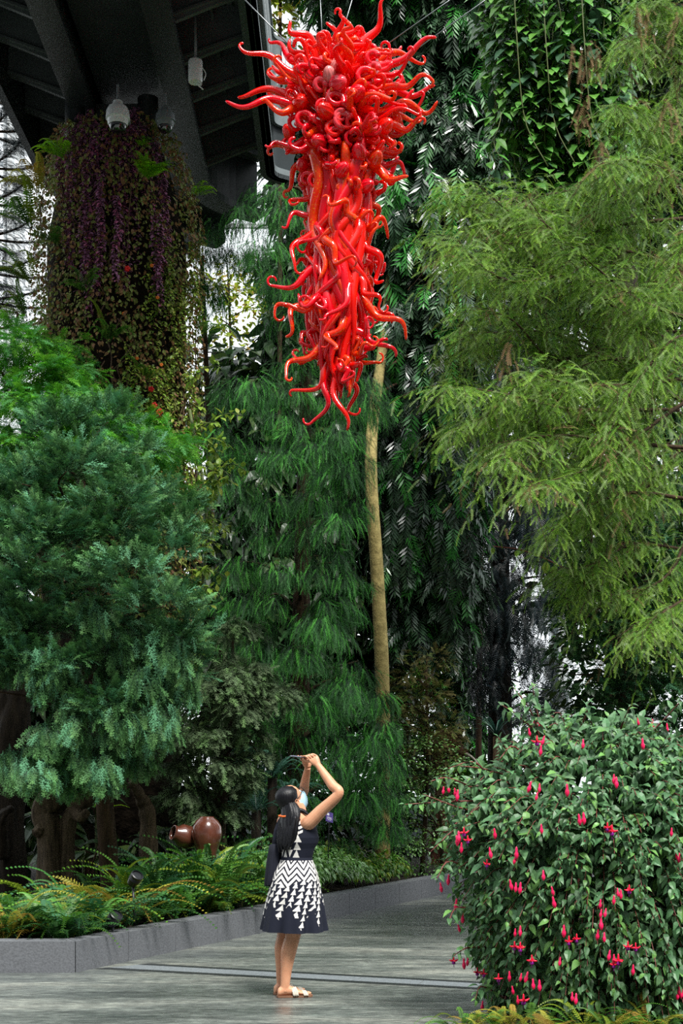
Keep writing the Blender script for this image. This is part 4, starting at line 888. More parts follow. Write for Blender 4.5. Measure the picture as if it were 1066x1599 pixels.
# ------------------------------------------------------------------ red glass chandelier
def glassmat(name, stops, speck=None, trans=.3, rough=.14):
    t = NT(name); p = t.principled(rough, .6, 0, .6); p.inputs['Coat Roughness'].default_value = .12
    nz = t.noise(2.6, 2, .5); col = t.ramp(nz, stops)
    if speck:
        n2 = t.noise(55, 2, .6); mr = t.n('ShaderNodeMapRange'); mr.inputs['From Min'].default_value = .60; mr.inputs['From Max'].default_value = .66; t.l(n2, mr.inputs['Value'])
        mx = t.n('ShaderNodeMix', data_type='RGBA'); t.l(mr.outputs[0], mx.inputs['Factor']); t.l(col, mx.inputs['A']); mx.inputs['B'].default_value = speck; col = mx.outputs['Result']
    t.l(col, p.inputs['Base Color'])
    tr = t.n('ShaderNodeBsdfTranslucent'); t.l(col, tr.inputs['Color'])
    m = t.n('ShaderNodeMixShader'); m.inputs[0].default_value = trans; t.l(p.outputs[0], m.inputs[1]); t.l(tr.outputs[0], m.inputs[2])
    return t.done(m.outputs[0])
G_RED = glassmat('red_blown_glass', [(.3, srgb(255, 14, 18)), (.7, srgb(255, 34, 16))])
G_ORG = glassmat('red_orange_blown_glass', [(.3, srgb(255, 30, 12)), (.55, srgb(255, 66, 14)), (.75, srgb(255, 24, 14))], srgb(255, 150, 30))
G_RUBY = glassmat('ruby_blown_glass', [(.3, srgb(240, 8, 34)), (.7, srgb(252, 22, 44))])
G_PINK = glassmat('rose_tinted_glass', [(.3, srgb(244, 40, 66)), (.7, srgb(255, 92, 100))])
G_CLR = glassmat('pale_pink_glass', [(.3, srgb(238, 110, 112)), (.7, srgb(252, 176, 170))])
YC = 14.0; MC = F/YC; r = rng(900)
ch = empty('glass_chandelier', P(533, 680, YC), 'huge red blown-glass chandelier of curling tendrils hanging over the walkway', 'chandelier')
def K(px, py, dy=0.):
    p = P(px, py, YC); p[1] += dy; return p
def tendril(p0, p1, r0, r1, amp, waves, hook=0, bow=0, n=44, seg=10, prof=None, ph=None):
    """a blown horn from p0 to p1: its wiggle grows towards the tip, which may curl over"""
    p0, p1 = np.asarray(p0, float), np.asarray(p1, float); d = p1-p0; L = np.linalg.norm(d); d /= L
    a = unit(np.cross(d, [0, 1., .15])); b = np.cross(d, a); s = np.linspace(0, 1, n); ph = r.uniform(0, 2*PI) if ph is None else ph
    A = amp*s**1.3; th = 2*PI*waves*s+ph; e = r.uniform(.25, .8)
    pts = p0+np.outer(s*L, d)+np.outer(A*(np.sin(th)-np.sin(ph)*(1-s)), a)+np.outer(A*e*np.cos(th*.9), b)+np.outer(np.sin(s*PI)*bow, [0, 0, 1])
    rad = r0+(r1-r0)*s**1.35
    if prof == 'horn': rad = r0*(.55+.7*np.sin(np.clip(s*2.2, 0, 1)*PI)**1.5*(1-s))+0*s; rad = np.maximum(rad*(1-s**2*.75), r1)
    if hook:
        m_ = 16; t0 = unit(pts[-1]-pts[-3]); u = unit(np.cross(t0, [0, 1., .2]))*(1 if r.random() < .5 else -1); R = abs(hook); q = [pts[-1]]; an = np.linspace(0, r.uniform(2.2, 4.6), m_)
        c = pts[-1]+u*R
        q = [c-u*R*math.cos(x)*(1-.06*x)+t0*R*math.sin(x)*(1-.06*x)+np.array([0, .02*x*.3, 0]) for x in an[1:]]
        pts = np.vstack([pts, q]); rad = np.concatenate([rad, np.linspace(rad[-1], r1*.7, len(q))])
    rad = rad.copy(); rad[-1] *= .45
    return pts, rad
def put(path, name='tendril', mat=G_RED, mb=None, seg=10):
    m = mb or MB(); m.tube(path[0], path[1], seg)
    if mb is None: m.build(name, mat, ch)
MATS = [G_RED, G_RED, G_ORG, G_ORG, G_RUBY, G_RED, G_RUBY]
def mat_(): return MATS[int(r.integers(len(MATS)))]
# outward horns: (start, end) in the plane of the axis plus depth of the end
HORN = [((462, 128), (378, 78), -.1), ((455, 150), (372, 135), .1), ((450, 165), (357, 182), -.25), ((472, 100), (420, 55), .2), ((478, 95), (452, 52), -.2), ((508, 92), (520, 32), .1), ((528, 95), (546, 38), -.15), ((562, 95), (606, 18), -.1), ((576, 92), (628, 52), .25),
        ((590, 112), (682, 78), -.15), ((598, 138), (680, 132), .2), ((600, 150), (672, 150), -.3), ((602, 172), (682, 170), -.1), ((600, 205), (660, 212), -.2), ((590, 235), (632, 262), .1), ((588, 255), (630, 308), -.3), ((470, 215), (426, 248), -.2), ((468, 235), (440, 282), .15), ((474, 118), (408, 92), .35), ((500, 96), (486, 60), .3),
        ((455, 185), (415, 200), -.4), ((585, 270), (628, 240), .3), ((580, 105), (640, 98), .4), ((540, 88), (575, 50), .35), ((590, 190), (650, 185), .3)]
for (a, b, dy) in HORN:
    p0 = K(a[0]*.6+533*.4, a[1]+8, dy*.3); p1 = K(b[0], b[1], dy); L = np.linalg.norm(p1-p0)
    put(tendril(p0, p1, r.uniform(.046, .058), .014, r.uniform(.06, .10), r.uniform(1.15, 1.7), hook=r.choice([0, 0, .03]), bow=.03), 'tendril', mat_())
# more horns all round, towards and away from the viewer
core = lambda: K(533+r.normal(0, 14), r.uniform(105, 215))
nh = 0
while nh < 58:
    a = r.uniform(0, 2*PI); el = r.uniform(-.35, 1.0); R = r.uniform(.62, .98)*(1-.25*el*el)
    p0 = core(); d = np.array([math.cos(a)*math.cos(el), math.sin(a)*math.cos(el), math.sin(el)*.8])
    p1 = p0+d*R
    if p1[2] > K(0, 35)[2] or abs(p1[0]) > .80: continue
    if d[1] < -.6 and r.random() < .4: R *= .75; p1 = p0+d*R
    put(tendril(p0, p1, r.uniform(.048, .068), .015, r.uniform(.05, .09), r.uniform(1.1, 1.8), hook=r.choice([0, .03, .045]), prof=r.choice([None, 'horn']) if r.random() < .5 else None), 'tendril', mat_()); nh += 1
# curled rings, gourds and ribbed shells over the upper front
for k in range(30):
    px = 540+r.normal(0, 46); py = r.uniform(120, 300); w_ = np.interp(py, [120, 200, 300], [.55, .52, .36]); x = (px-533)/MC
    if abs(x) > w_: continue
    c = K(px, py, -math.sqrt(max(0, w_**2-x*x))*.85-.03); R = r.uniform(.045, .085); tilt = r.uniform(-.7, .7)
    an = np.linspace(0, r.uniform(4.8, 7.6), 34); u = np.array([math.cos(tilt), .25, math.sin(tilt)]); v = np.array([-math.sin(tilt), .25, math.cos(tilt)])
    q = c+np.outer(np.cos(an)*R*(1-.04*an), u)+np.outer(np.sin(an)*R*(1-.04*an), v)+np.outer(an*.012, [0, 1, 0]); rad = np.linspace(.030, .016, 34)*r.uniform(.8, 1.2)
    tail = np.array([q[-1]+(K(533, py)-q[-1])*f_ for f_ in (.25, .5, .8)]); q = np.vstack([q, tail]); rad = np.concatenate([rad, [.018, .022, .026]]); rad[0] *= .5
    put((q, rad), 'curled_tube', [G_RUBY, G_RUBY, G_RED, G_PINK][k % 4])
for k, (px, py, s, mt) in enumerate([(515, 152, 1.0, G_CLR), (524, 138, .8, G_CLR), (528, 165, 1.2, G_PINK), (505, 130, .7, G_PINK), (498, 245, 1.1, G_RUBY), (560, 262, 1.1, G_RUBY), (472, 265, .9, G_RUBY), (534, 288, 1.0, G_RUBY), (508, 205, 1.2, G_RED), (552, 70, .9, G_ORG), (585, 265, 1.1, G_ORG), (618, 190, .9, G_ORG), (572, 306, 1.0, G_RUBY), (556, 180, 1.2, G_RUBY), (470, 180, 1.2, G_RED), (600, 215, 1.1, G_RED), (576, 440, .8, G_ORG), (450, 205, .9, G_RED)]):
    w_ = np.interp(py, [60, 120, 200, 300, 450], [.05, .5, .52, .36, .25]); x = (px-535)/MC; c = K(px, py, -math.sqrt(max(.0, w_**2-x*x))*.9); R = .068*s
    th = np.linspace(0, PI, 22); ax = unit(np.array([r.normal(0, .4), -.6, r.uniform(-.2, .8)])); uu = unit(np.cross(ax, [1, .1, .2])); vv = np.cross(ax, uu); az = np.arange(40)/40*2*PI
    rib = 1+.055*np.cos(az*10); pr = np.sin(th)**.9*(1-.35*(th/PI)**2)
    mb = MB(); mb.rings(np.array([c+ax*(-math.cos(t_))*R*1.25+(R*p_+.002)*(rib*np.cos(az))[:, None]*uu+(R*p_+.002)*(rib*np.sin(az))[:, None]*vv for t_, p_ in zip(th, pr)])); mb.build('ribbed_gourd', mt, ch)
# inner mass of horns (too many to tell apart)
mbs = {0: MB(), 1: MB(), 2: MB()}
for k in range(230):
    a = r.uniform(0, 2*PI); py = r.uniform(88, 300); R = np.interp(py, [88, 140, 200, 300], [.40, .62, .58, .36])*r.uniform(.7, 1.04); el = np.interp(py, [88, 160, 300], [.9, .25, -.35])+r.normal(0, .25)
    p0 = K(533+r.normal(0, 8), py+20*el, r.normal(0, .05)); d = np.array([math.cos(a)*math.cos(el), math.sin(a)*math.cos(el), math.sin(el)])
    put(tendril(p0, p0+d*R, r.uniform(.052, .074), .022, .055, r.uniform(.8, 1.6), hook=r.choice([0, .035, .05]), n=26, prof='horn' if r.random() < .5 else None), mb=mbs[k % 3], seg=8)
# long hanging tubes
rw = lambda py: np.interp(py, [255, 300, 360, 420, 480, 560, 640], [.38, .31, .27, .26, .28, .19, .09])
for k in range(120):
    a = r.uniform(0, 2*PI); y0 = r.uniform(225, 400); y1 = min(620, y0+(r.uniform(160, 300) if k < 60 else r.uniform(100, 220))); ph = r.uniform(0, 6, 3); s = np.linspace(0, 1, 40)
    py = y0+(y1-y0)*s; ra = rw(py)*(r.uniform(.55, 1.0)+.16*s**2); an = a+(.45 if k < 60 else .8)*np.sin(s*r.uniform(3, 9)+ph[0])*s; cx_ = np.interp(py, [220, 420, 560, 640], [538, 528, 524, 528])
    q = np.stack([(cx_-533)/MC+ra*np.cos(an), YC+ra*np.sin(an), EYE-(py-HY)/MC], 1)+np.outer((.03 if k < 60 else .05)*np.sin(s*r.uniform(8, 13)+ph[1])*s, [1, 0, 0])
    rad = np.interp(s, [0, .1, .6, 1], [.03, .052, .044, .012])*r.uniform(.85, 1.2); rad[-1] *= .4
    if k < 45 and math.sin(a) < .3: put((q, rad), 'hanging_tube', mat_())
    else: put((q, rad), mb=mbs[k % 3], seg=8)
# curls leaving the hanging bundle
CURL = [((495, 345), (446, 352), -.1), ((490, 370), (448, 425), -.2), ((490, 430), (432, 462), -.15), ((488, 455), (428, 486), .15), ((490, 470), (436, 520), -.1), ((495, 485), (450, 500), -.25), ((500, 520), (466, 530), .1), ((505, 545), (440, 588), -.1), ((512, 575), (472, 622), -.1), ((515, 570), (500, 664), -.1), ((525, 575), (532, 678), -.15), ((535, 570), (562, 640), .1), ((530, 590), (545, 605), -.25),
        ((570, 480), (638, 530), -.15), ((572, 500), (608, 568), -.1), ((575, 420), (600, 398), .1), ((578, 370), (604, 368), -.15), ((580, 400), (602, 448), -.2), ((578, 440), (600, 500), .2), ((560, 560), (575, 530), .2), ((548, 580), (565, 588), -.1), ((572, 455), (588, 492), -.3), ((585, 320), (596, 340), .1), ((482, 300), (462, 330), -.1), ((555, 540), (580, 520), -.25), ((505, 500), (470, 480), -.3), ((540, 520), (505, 560), -.35), ((550, 470), (520, 520), -.4), ((500, 400), (540, 440), -.42), ((560, 370), (520, 330), -.42)]
for (a, b, dy) in CURL:
    p0 = K(a[0]*.75+530*.25, a[1]-12, dy*.6); p1 = K(b[0], b[1], dy)
    put(tendril(p0, p1, r.uniform(.038, .046), .013, r.uniform(.08, .14), r.uniform(1.0, 1.6), hook=r.choice([0, .03, .05]), n=52), 'tendril', mat_())
for k in range(46):
    py = r.uniform(330, 570); a = r.uniform(0, 2*PI); w_ = rw(py); p0 = np.array([(528-533)/MC+w_*.6*math.cos(a), YC+w_*.6*math.sin(a), K(0, py)[2]]); el = r.uniform(-1.0, .1); R = r.uniform(.16, .38)
    p1 = p0+np.array([math.cos(a)*math.cos(el), math.sin(a)*math.cos(el), math.sin(el)])*R
    put(tendril(p0, p1, r.uniform(.034, .044), .013, r.uniform(.06, .12), r.uniform(.9, 1.5), hook=r.choice([0, .035, .055]), n=30), mb=mbs[k % 3], seg=8)
for k, m in mbs.items(): tag(m.build('inner_tendrils', [G_RED, G_RUBY, G_ORG][k], ch), kind='stuff')
mb = MB(); mb.tube([K(533, 90), K(530, 600)], .10, 12); mb.build('armature', G_RUBY, ch)
CAB = plain('steel_cable', srgb(120, 124, 126), .3, .5, .8)
for (a, b) in (((492, 112), (405, 0)), ((520, 100), (545, -10)), ((560, 100), (690, -15)), ((590, 120), (740, -10)), ((505, 95), (500, -10))):
    p0, p1 = K(*a), K(*b, .3); d = p1-p0; mb = MB(); mb.tube([p0, p0+d*2.5], .006, 6); mb.build('suspension_cable', CAB, ch)
# ------------------------------------------------------------------ person
YP = 10.3
def Q(zx, zy, d=0.): return P(360+zx/3.5625, 1150+zy/3.5625, YP+d)
def Qs(zx, zy, d=0.):      # same scale for every depth
    p = P(360+zx/3.5625, 1150+zy/3.5625, YP); p[1] += d; return p
SKIN = NT('skin'); p = SKIN.principled(.45, .4); p.inputs['Subsurface Weight'].default_value = .08; p.inputs['Subsurface Radius'].default_value = (.02, .008, .004)
SKIN.l(SKIN.ramp(SKIN.noise(14), [(.3, srgb(196, 138, 106)), (.7, srgb(214, 158, 124))]), p.inputs['Base Color']); SKIN = SKIN.done(p.outputs[0])
NAVY = plain('navy_dress_cloth', srgb(26, 29, 42), .8, .2, var=.1); WHITE = plain('white_dress_print', srgb(222, 218, 212), .8, .2, var=.04)
BLACK = plain('black_jacket_cloth', srgb(30, 32, 42), .85, .2, var=.15)
f_ = unit(np.array([.77, .64, 0])); r_ = np.array([f_[1], -f_[0], 0]); up_ = np.array([0, 0, 1.])
person = empty('person', Qs(330, 1450), 'person in patterned navy and white dress raising a phone to the glass chandelier', 'person')
def ell(c, rw_, rf_, n=28, R=r_, Fw=f_, fpow=None):
    th = np.arange(n)/n*2*PI; return np.asarray(c)+np.outer(np.cos(th)*rw_, R)+np.outer(np.sin(th)*rf_, Fw)
body = MB()
tor = [(880, 350, .10, .09), (830, 352, .165, .118), (780, 355, .165, .118), (675, 366, .118, .094), (620, 374, .130, .100), (560, 380, .142, .108), (510, 378, .148, .100), (475, 373, .150, .085), (452, 372, .120, .070), (436, 376, .070, .062), (420, 381, .052, .054), (395, 378, .05, .052), (370, 365, .05, .05)]
body.rings([ell(Qs(zx, zy), a, b) for zy, zx, a, b in tor])
# bust
for s in (-1, 1): body.ball(Qs(382, 575)+r_*s*.058+f_*.062, (.050, .050, .052), 14)
def limb(pts, rad, n=16): body.tube(smooth_path(pts, n*len(pts)//2), np.interp(np.linspace(0, len(pts)-1, n*len(pts)//2), range(len(pts)), rad), 16)
# legs
lf = unit(np.array([.95, .30, 0])); hipR = Qs(352, 850)+r_*.085; hipL = Qs(352, 850)-r_*.085
kneeR = Qs(345, 1112, -.06); kneeL = Qs(296, 1105, .08); ankR = Qs(303, 1392, -.075); ankL = Qs(277, 1392, .075)
limb([hipR, hipR*.45+kneeR*.55, kneeR, kneeR*.72+ankR*.28-lf*.012, kneeR*.35+ankR*.65-lf*.008, ankR], [.085, .071, .055, .0565, .040, .032])
limb([hipL, hipL*.45+kneeL*.55, kneeL, kneeL*.72+ankL*.28-lf*.012, kneeL*.35+ankL*.65-lf*.008, ankL], [.085, .068, .052, .0535, .038, .031])
def foot(ank, fd):
    g = np.array([ank[0], ank[1], .0]); z = lambda h: np.array([0, 0, h]); sd = np.array([fd[1], -fd[0], 0])
    R = []
    for (x, h, w_, t_) in [(-.052, .035, .018, .020), (-.045, .040, .028, .030), (-.01, .055, .031, .042), (.03, .052, .031, .036), (.075, .042, .034, .026), (.115, .032, .040, .018), (.15, .027, .041, .013), (.165, .025, .038, .010)]:
        th = np.arange(16)/16*2*PI; R.append(g+fd*x+z(h)+np.outer(np.cos(th)*w_, sd)+np.outer(np.sin(th)*t_, [0, 0, 1]))
    body.rings(R); body.tube([ank, g+z(.045)], [.033, .034], 14)
    for i, (o, l, rr) in enumerate([(-.028, .048, .0115), (-.008, .044, .009), (.008, .038, .0085), (.021, .032, .008), (.033, .024, .0075)]):
        s = 1
        a = g+fd*(.152-i*.006)+sd*o*s+z(.024); body.tube([a, a+fd*l*.6+z(.001), a+fd*l-z(.004)], [rr, rr, rr*.6], 8)
footR = unit(np.array([.97, .22, 0])); footL = unit(np.array([.92, .40, 0]))
foot(ankR, footR); foot(ankL, footL)
# arms
shR = Qs(438, 478, -.115); elR = Qs(600, 318, -.20); wrR = Qs(487, 160, -.10)
shL = Qs(288, 478, .135); elL = Qs(398, 318, .20); wrL = Qs(428, 172, .035)
limb([Qs(405, 492, -.07), shR, shR*.6+elR*.4, elR, elR*.7+wrR*.3, wrR*.75+elR*.25, wrR], [.045, .051, .046, .036, .037, .028, .023])
limb([Qs(330, 492, .08), shL, shL*.6+elL*.4, elL, elL*.7+wrL*.3, wrL*.75+elL*.25, wrL], [.045, .048, .042, .034, .035, .027, .022])
phc = Qs(398, 116, -.035)                      # the phone, seen nearly edge-on
pu = unit(np.array([.93, .34, -.10])); pv = unit(np.cross([0, 0, 1.], pu)); pw = np.cross(pu, pv)
# right hand: palm behind the phone's near end, fingers closing over its edge
def hand(wr, pc, across, kn, tips, thumb):
    d = unit(pc-wr); n = unit(np.cross(across, d))
    R = []
    for t_, w_, h_ in [(0, .023, .019), (.35, .031, .018), (.7, .037, .016), (1., .038, .013)]:
        c = wr+(pc-wr)*t_; th = np.arange(16)/16*2*PI; R.append(c+np.outer(np.cos(th)*w_, across)+np.outer(np.sin(th)*h_, n))
    body.rings(R)
    for k_, tp, rr in zip(kn, tips, (.0082, .0084, .0080, .0072)):
        body.tube(smooth_path([wr*.35+k_*.65]+[k_]+list(tp), 14), np.linspace(rr, rr*.72, 14), 9)
    body.tube(smooth_path(thumb, 12), np.linspace(.0125, .0085, 12), 9)
aR = unit(np.array([.15, -.45, .9]))*-1
palmR = Qs(462, 124, -.09); accR = unit(np.cross(palmR-wrR, [0, -1, .1]))
kn = [palmR+accR*o for o in (.030, .010, -.010, -.028)]
tipsR = []
for i, k_ in enumerate(kn):
    e = phc+pu*(.038-.017*i)-pv*.040+pw*(.009 if i < 2 else .004)
    mid = (k_+e)/2+np.array([-.004, -.016, .016]); tipsR.append([mid, e, e+pv*.022+pw*.003])
hand(wrR, palmR, accR, kn, tipsR, [wrR*.55+palmR*.45+np.array([0, -.005, -.01]), Qs(448, 140, -.085), Qs(425, 138, -.07), phc+pu*-.005-pv*.025-pw*.014])
palmL = Qs(424, 138, .035); accL = unit(np.cross(palmL-wrL, [0, -1, .1]))
knL = [palmL+accL*o for o in (.028, .009, -.010, -.027)]; tipsL = []
for i, k_ in enumerate(knL):
    e = phc+pu*(.04-.02*i)+pv*.040+pw*.006; tipsL.append([(k_+e)/2+np.array([0, .014, .008]), e, e-pv*.02+pw*.003])
hand(wrL, palmL, accL, knL, tipsL, [wrL*.5+palmL*.5, Qs(412, 136, .01), Qs(398, 130, -.01), Qs(388, 127, -.015)])
# head: looking up, away from the viewer
yaw, pit = math.radians(38), math.radians(42)
hf = np.array([math.cos(pit)*math.cos(yaw), math.cos(pit)*math.sin(yaw), math.sin(pit)]); hr = unit(np.cross(hf, up_)); hu = np.cross(hr, hf); HC = Qs(334, 352, .01)
HR = np.stack([hr, hf, hu], 1)
def hd(x, y, z): return HC+HR@np.array([x, y, z])
hp = [(-.118, .018, .055, .02), (-.108, .036, .062, .034), (-.085, .052, .046, .055), (-.055, .062, .034, .070), (-.02, .069, .016, .086), (.015, .073, .006, .094), (.05, .072, .0, .094), (.08, .060, -.006, .080), (.102, .038, -.01, .052), (.112, .014, -.012, .02)]
R = []
for z, w_, y0, dd in hp:
    th = np.arange(28)/28*2*PI; yy = np.sin(th)*dd*np.where(np.sin(th) > 0, .95, 1.0); R.append(np.array([hd(math.cos(t_)*w_, y0+y_, z) for t_, y_ in zip(th, yy)]))
body.rings(R); body.tube([hd(0, -.01, -.05), Qs(380, 415, 0)], [.052, .052], 16)
body.tube([hd(0, .098, .008), hd(0, .112, -.022), hd(0, .100, -.036)], [.010, .0165, .012], 10)          # nose
for s in (-1, 1):
    body.tube([hd(s*.014, .098, -.034), hd(s*.006, .104, -.034)], [.009, .009], 8)
    body.ball(hd(s*.030, .080, -.02), (.022, .018, .018), 12, HR)                                          # cheeks
    th = np.linspace(-.6, 4.2, 16); e = np.array([hd(s*(.074+.006*math.sin(t_*.8)), -.012+.017*math.cos(t_), -.018+.030*math.sin(t_)) for t_ in th]); body.tube(e, .0062, 8)
    body.ball(hd(s*.072, -.012, -.022), (.007, .015, .026), 10, HR)
body.tube([hd(-.022, .098, -.066), hd(0, .106, -.064), hd(.022, .098, -.066)], [.004, .0085, .004], 8); body.tube([hd(-.02, .097, -.077), hd(0, .104, -.076), hd(.02, .097, -.077)], [.004, .0085, .004], 8)
tmp = body.build('body_raw', SKIN, None)
md = tmp.modifiers.new('r', 'REMESH'); md.mode = 'VOXEL'; md.voxel_size = .0036
ms = tmp.modifiers.new('s', 'SMOOTH'); ms.factor = .5; ms.iterations = 3
mc_ = tmp.modifiers.new('d', 'DECIMATE'); mc_.ratio = .28
dg = bpy.context.evaluated_depsgraph_get(); me = bpy.data.meshes.new_from_object(tmp.evaluated_get(dg))
me.transform(Matrix.Translation(-Vector(person.location))); me.polygons.foreach_set('use_smooth', np.ones(len(me.polygons), dtype=bool)); me.materials.clear(); me.materials.append(SKIN)
bo = bpy.data.objects.new('body', me); C.objects.link(bo); bo.parent = person; bpy.data.objects.remove(tmp)
# eyes, brows
EYE_W = plain('eye_white', srgb(236, 232, 226), .2); EYE_D = plain('dark_iris', srgb(40, 26, 20), .2); HAIR = NT('black_hair'); p = HAIR.principled(.42, .25); n1 = HAIR.noise(120, 2, .6, stretch=(1, 1, .08))
HAIR.l(HAIR.ramp(n1, [(.35, srgb(7, 7, 10)), (.7, srgb(22, 22, 28))]), p.inputs['Base Color']); HAIR.l(HAIR.bump(n1, .6, .004), p.inputs['Normal']); HAIR = HAIR.done(p.outputs[0])
for s in (-1, 1):
    mb = MB(); mb.ball(hd(s*.031, .080, .008), .0125, 14); mb.ball(hd(s*.031, .0885, .008), (.0055, .0055, .0055), 10, None, 1); mb.build('eye', [EYE_W, EYE_D], person)
    mb = MB(); mb.tube([hd(s*.014, .096, .028), hd(s*.032, .097, .033), hd(s*.05, .084, .028)], [.003, .0038, .002], 6); mb.build('eyebrow', HAIR, person)
# hair: cap over the skull, gathered by a clip, long fall down the back
mb = MB(); R = []
for z, w_, y0, dd in [(-.075, .056, -.050, .045), (-.055, .068, -.048, .052), (-.02, .076, -.040, .066), (.015, .0855, -.016, .086), (.05, .0855, -.006, .092), (.08, .073, -.010, .082), (.105, .050, -.018, .058), (.122, .016, -.02, .02)]:
    th = np.arange(40)/40*2*PI; rip = 1+.012*np.sin(th*17+z*30); R.append(np.array([hd(math.cos(t_)*w_*k_, y0+math.sin(t_)*dd*k_*(1.0 if math.sin(t_) < 0 else .92), z) for t_, k_ in zip(th, rip)]))
mb.rings(R)
fall = [(345, 340, .030, .025, .0), (362, 348, .060, .045, .0), (398, 370, .082, .056, -.015), (430, 385, .090, .052, -.03), (470, 392, .094, .048, -.045), (520, 396, .094, .044, -.05), (565, 392, .086, .040, -.052), (600, 384, .064, .030, -.054), (628, 378, .028, .014, -.054)]
R = []
for i, (zy, zx, a, b, off) in enumerate(fall):
    th = np.arange(44)/44*2*PI; k_ = 1+.05*np.sin(th*13+i*.25)+.03*np.sin(th*7+i*.5); c = Qs(zx, zy)-f_*(.04-off*1.45); R.append(c+np.outer(np.cos(th)*a*k_, r_)+np.outer(np.sin(th)*b*k_, f_))
mb.rings(R)
for k in range(14):
    a0 = k/13; x = -.08+.16*a0; st = Qs(388, 440)+r_*x-f_*(.110-.3*x*x); q = [st, Qs(394, 520)+r_*x*1.05-f_*(.148-.5*x*x), Qs(388, 590+10*math.sin(k*2.1))+r_*x*.9-f_*(.155-.5*x*x), Qs(380, 622+22*math.sin(k*1.7))+r_*x*.65-f_*.145]
    mb.tube(smooth_path(q, 16), np.linspace(.014, .004, 16), 7)
mb.tube(smooth_path([hd(.066, -.05, -.05), Qs(405, 415, -.05), Qs(425, 428, -.07), Qs(442, 436, -.09)], 12), np.linspace(.02, .007, 12), 8)
mb.build('hair', HAIR, person)
CLIP = plain('amber_clip', srgb(206, 92, 22), .25, .6, var=.5, scale=80)
mb = MB(); q = smooth_path([Qs(355, 440)-f_*.118-r_*.03, Qs(375, 444)-f_*.128, Qs(395, 438)-f_*.122+r_*.03], 12); mb.tube(q, .0075, 8)
for p_ in q[1::2]: mb.ball(p_-f_*.006, .008, 8)
mb.build('hair_clip', CLIP, person)
# mask and glasses
MASK = plain('pale_blue_mask', srgb(176, 214, 232), .8, .2, var=.06)
R = []
for z, w_, y0 in [(.0, .050, .066), (-.012, .060, .083), (-.03, .064, .094), (-.055, .064, .090), (-.08, .060, .082), (-.105, .050, .066), (-.116, .040, .050)]:
    th = np.linspace(0, PI, 24); R.append(np.array([hd(math.cos(t_)*w_*1.1, -.004+math.sin(t_)**.75*(y0+.034), z+.0015*math.sin(z*900)) for t_ in th]))
R = np.array(R); Rb = R-HR@np.array([0, .002, 0])
mb = MB(); n_, s_ = R.shape[:2]; mb.add(R.reshape(-1, 3), [(i*s_+j, i*s_+j+1, (i+1)*s_+j+1, (i+1)*s_+j) for i in range(n_-1) for j in range(s_-1)]); mb.build('face_mask', MASK, person)
mb = MB()
for s in (-1, 1):
    for z in (-.02, -.095): mb.tube(smooth_path([hd(s*.068, .02, z), hd(s*.077, -.006, -.035+.3*z), hd(s*.078, -.028, -.028)], 8), .0018, 5)
mb.build('mask_loops', plain('white_elastic', srgb(230, 230, 230), .7), person)
GLS = plain('black_spectacle_frame', srgb(18, 18, 20), .3)
mb = MB()
for s in (-1, 1):
    mb.tube([hd(s*.062, .096, .012), hd(s*.080, .05, .010), hd(s*.082, -.02, .004), hd(s*.078, -.04, -.018)], .0028, 6)
    th = np.linspace(0, 2*PI, 22); mb.tube([hd(s*.033+.026*math.cos(t_), .108-.5*abs(.026*math.cos(t_)*.3), .008+.019*math.sin(t_)) for t_ in th], .0022, 6, False)
mb.tube([hd(-.009, .110, .012), hd(.009, .110, .012)], .0022, 6); mb.build('glasses', GLS, person)
# dress
def tri(x): return abs((x % 1)*2-1)
def bodice_white(u, v):
    """u across the back (-1..1, left to right), v from waist 0 to shoulder 1"""
    if abs(u) > .86 or v < .04: return False
    if v < .62:
        c = (u+.86)/1.72*5; k_ = int(c); x = c-k_-.5; h = (v-.04)/.58*3; fy = h-int(h)
        return abs(x) < .46*(1-fy) if k_ % 2 == 0 else abs(x) < .46*fy
    return ((v-.62)/.38*3.2+tri(u*1.4)*1.0) % 1 < .55
def skirt_white(u, v):
    """u around (0..1), v from waist 0 to hem 1"""
    if v < .03: return False
    zig = tri(u*9)
    if v < .28+.12*tri(u*4.5+.3): return ((v*1.0+zig*.12)/.085) % 1 < .62
    low = .74+.2*math.sin(u*31+1)*math.sin(u*11+.4)+.06*math.sin(u*57)
    if v > min(low, .95): return False
    n_c = 21; c = u*n_c+v*2.4; k_ = int(c); x = c-k_-.5; h = v/.088+.5*(k_ % 2); fy = h-int(h)
    kind = k_ % 4
    if kind == 3: return abs(x) < .34*fy
    return abs(x+.12*(fy-.5)) < .49*fy if kind != 1 else abs(x) < .42*(fy if v < .6 else fy*.8)
def cloth(name, prof, n, m_, fold, white, parent, thick=True):
    """prof rows (zy, zx, half width, half depth); dense so that the print has clean edges"""
    zy = np.linspace(prof[0][0], prof[-1][0], m_); cols = [np.interp(zy, [q[0] for q in prof], [q[i] for q in prof]) for i in (1, 2, 3)]
    V = []; mi = []
    for i in range(m_):
        v = i/(m_-1); th = np.arange(n)/n*2*PI; k_ = fold(th, v); c = Qs(cols[0][i], zy[i]); V.append(c+np.outer(np.cos(th)*cols[1][i]*k_, r_)+np.outer(np.sin(th)*cols[2][i]*k_, f_))
    fs = []
    for i in range(m_-1):
        for j in range(n): fs.append((i*n+j, i*n+(j+1) % n, (i+1)*n+(j+1) % n, (i+1)*n+j)); mi.append(1 if white(((j+.5)/n)*2*PI, (i+.5)/(m_-1)) else 0)
    return rawmesh(name, np.concatenate(V), [x for q in fs for x in q], [4]*len(fs), [NAVY, WHITE], parent, smooth=True, matidx=mi)
dress = empty('dress', (0, 0, 0), None, None); dress.parent = person
for k in list(dress.keys()): del dress[k]
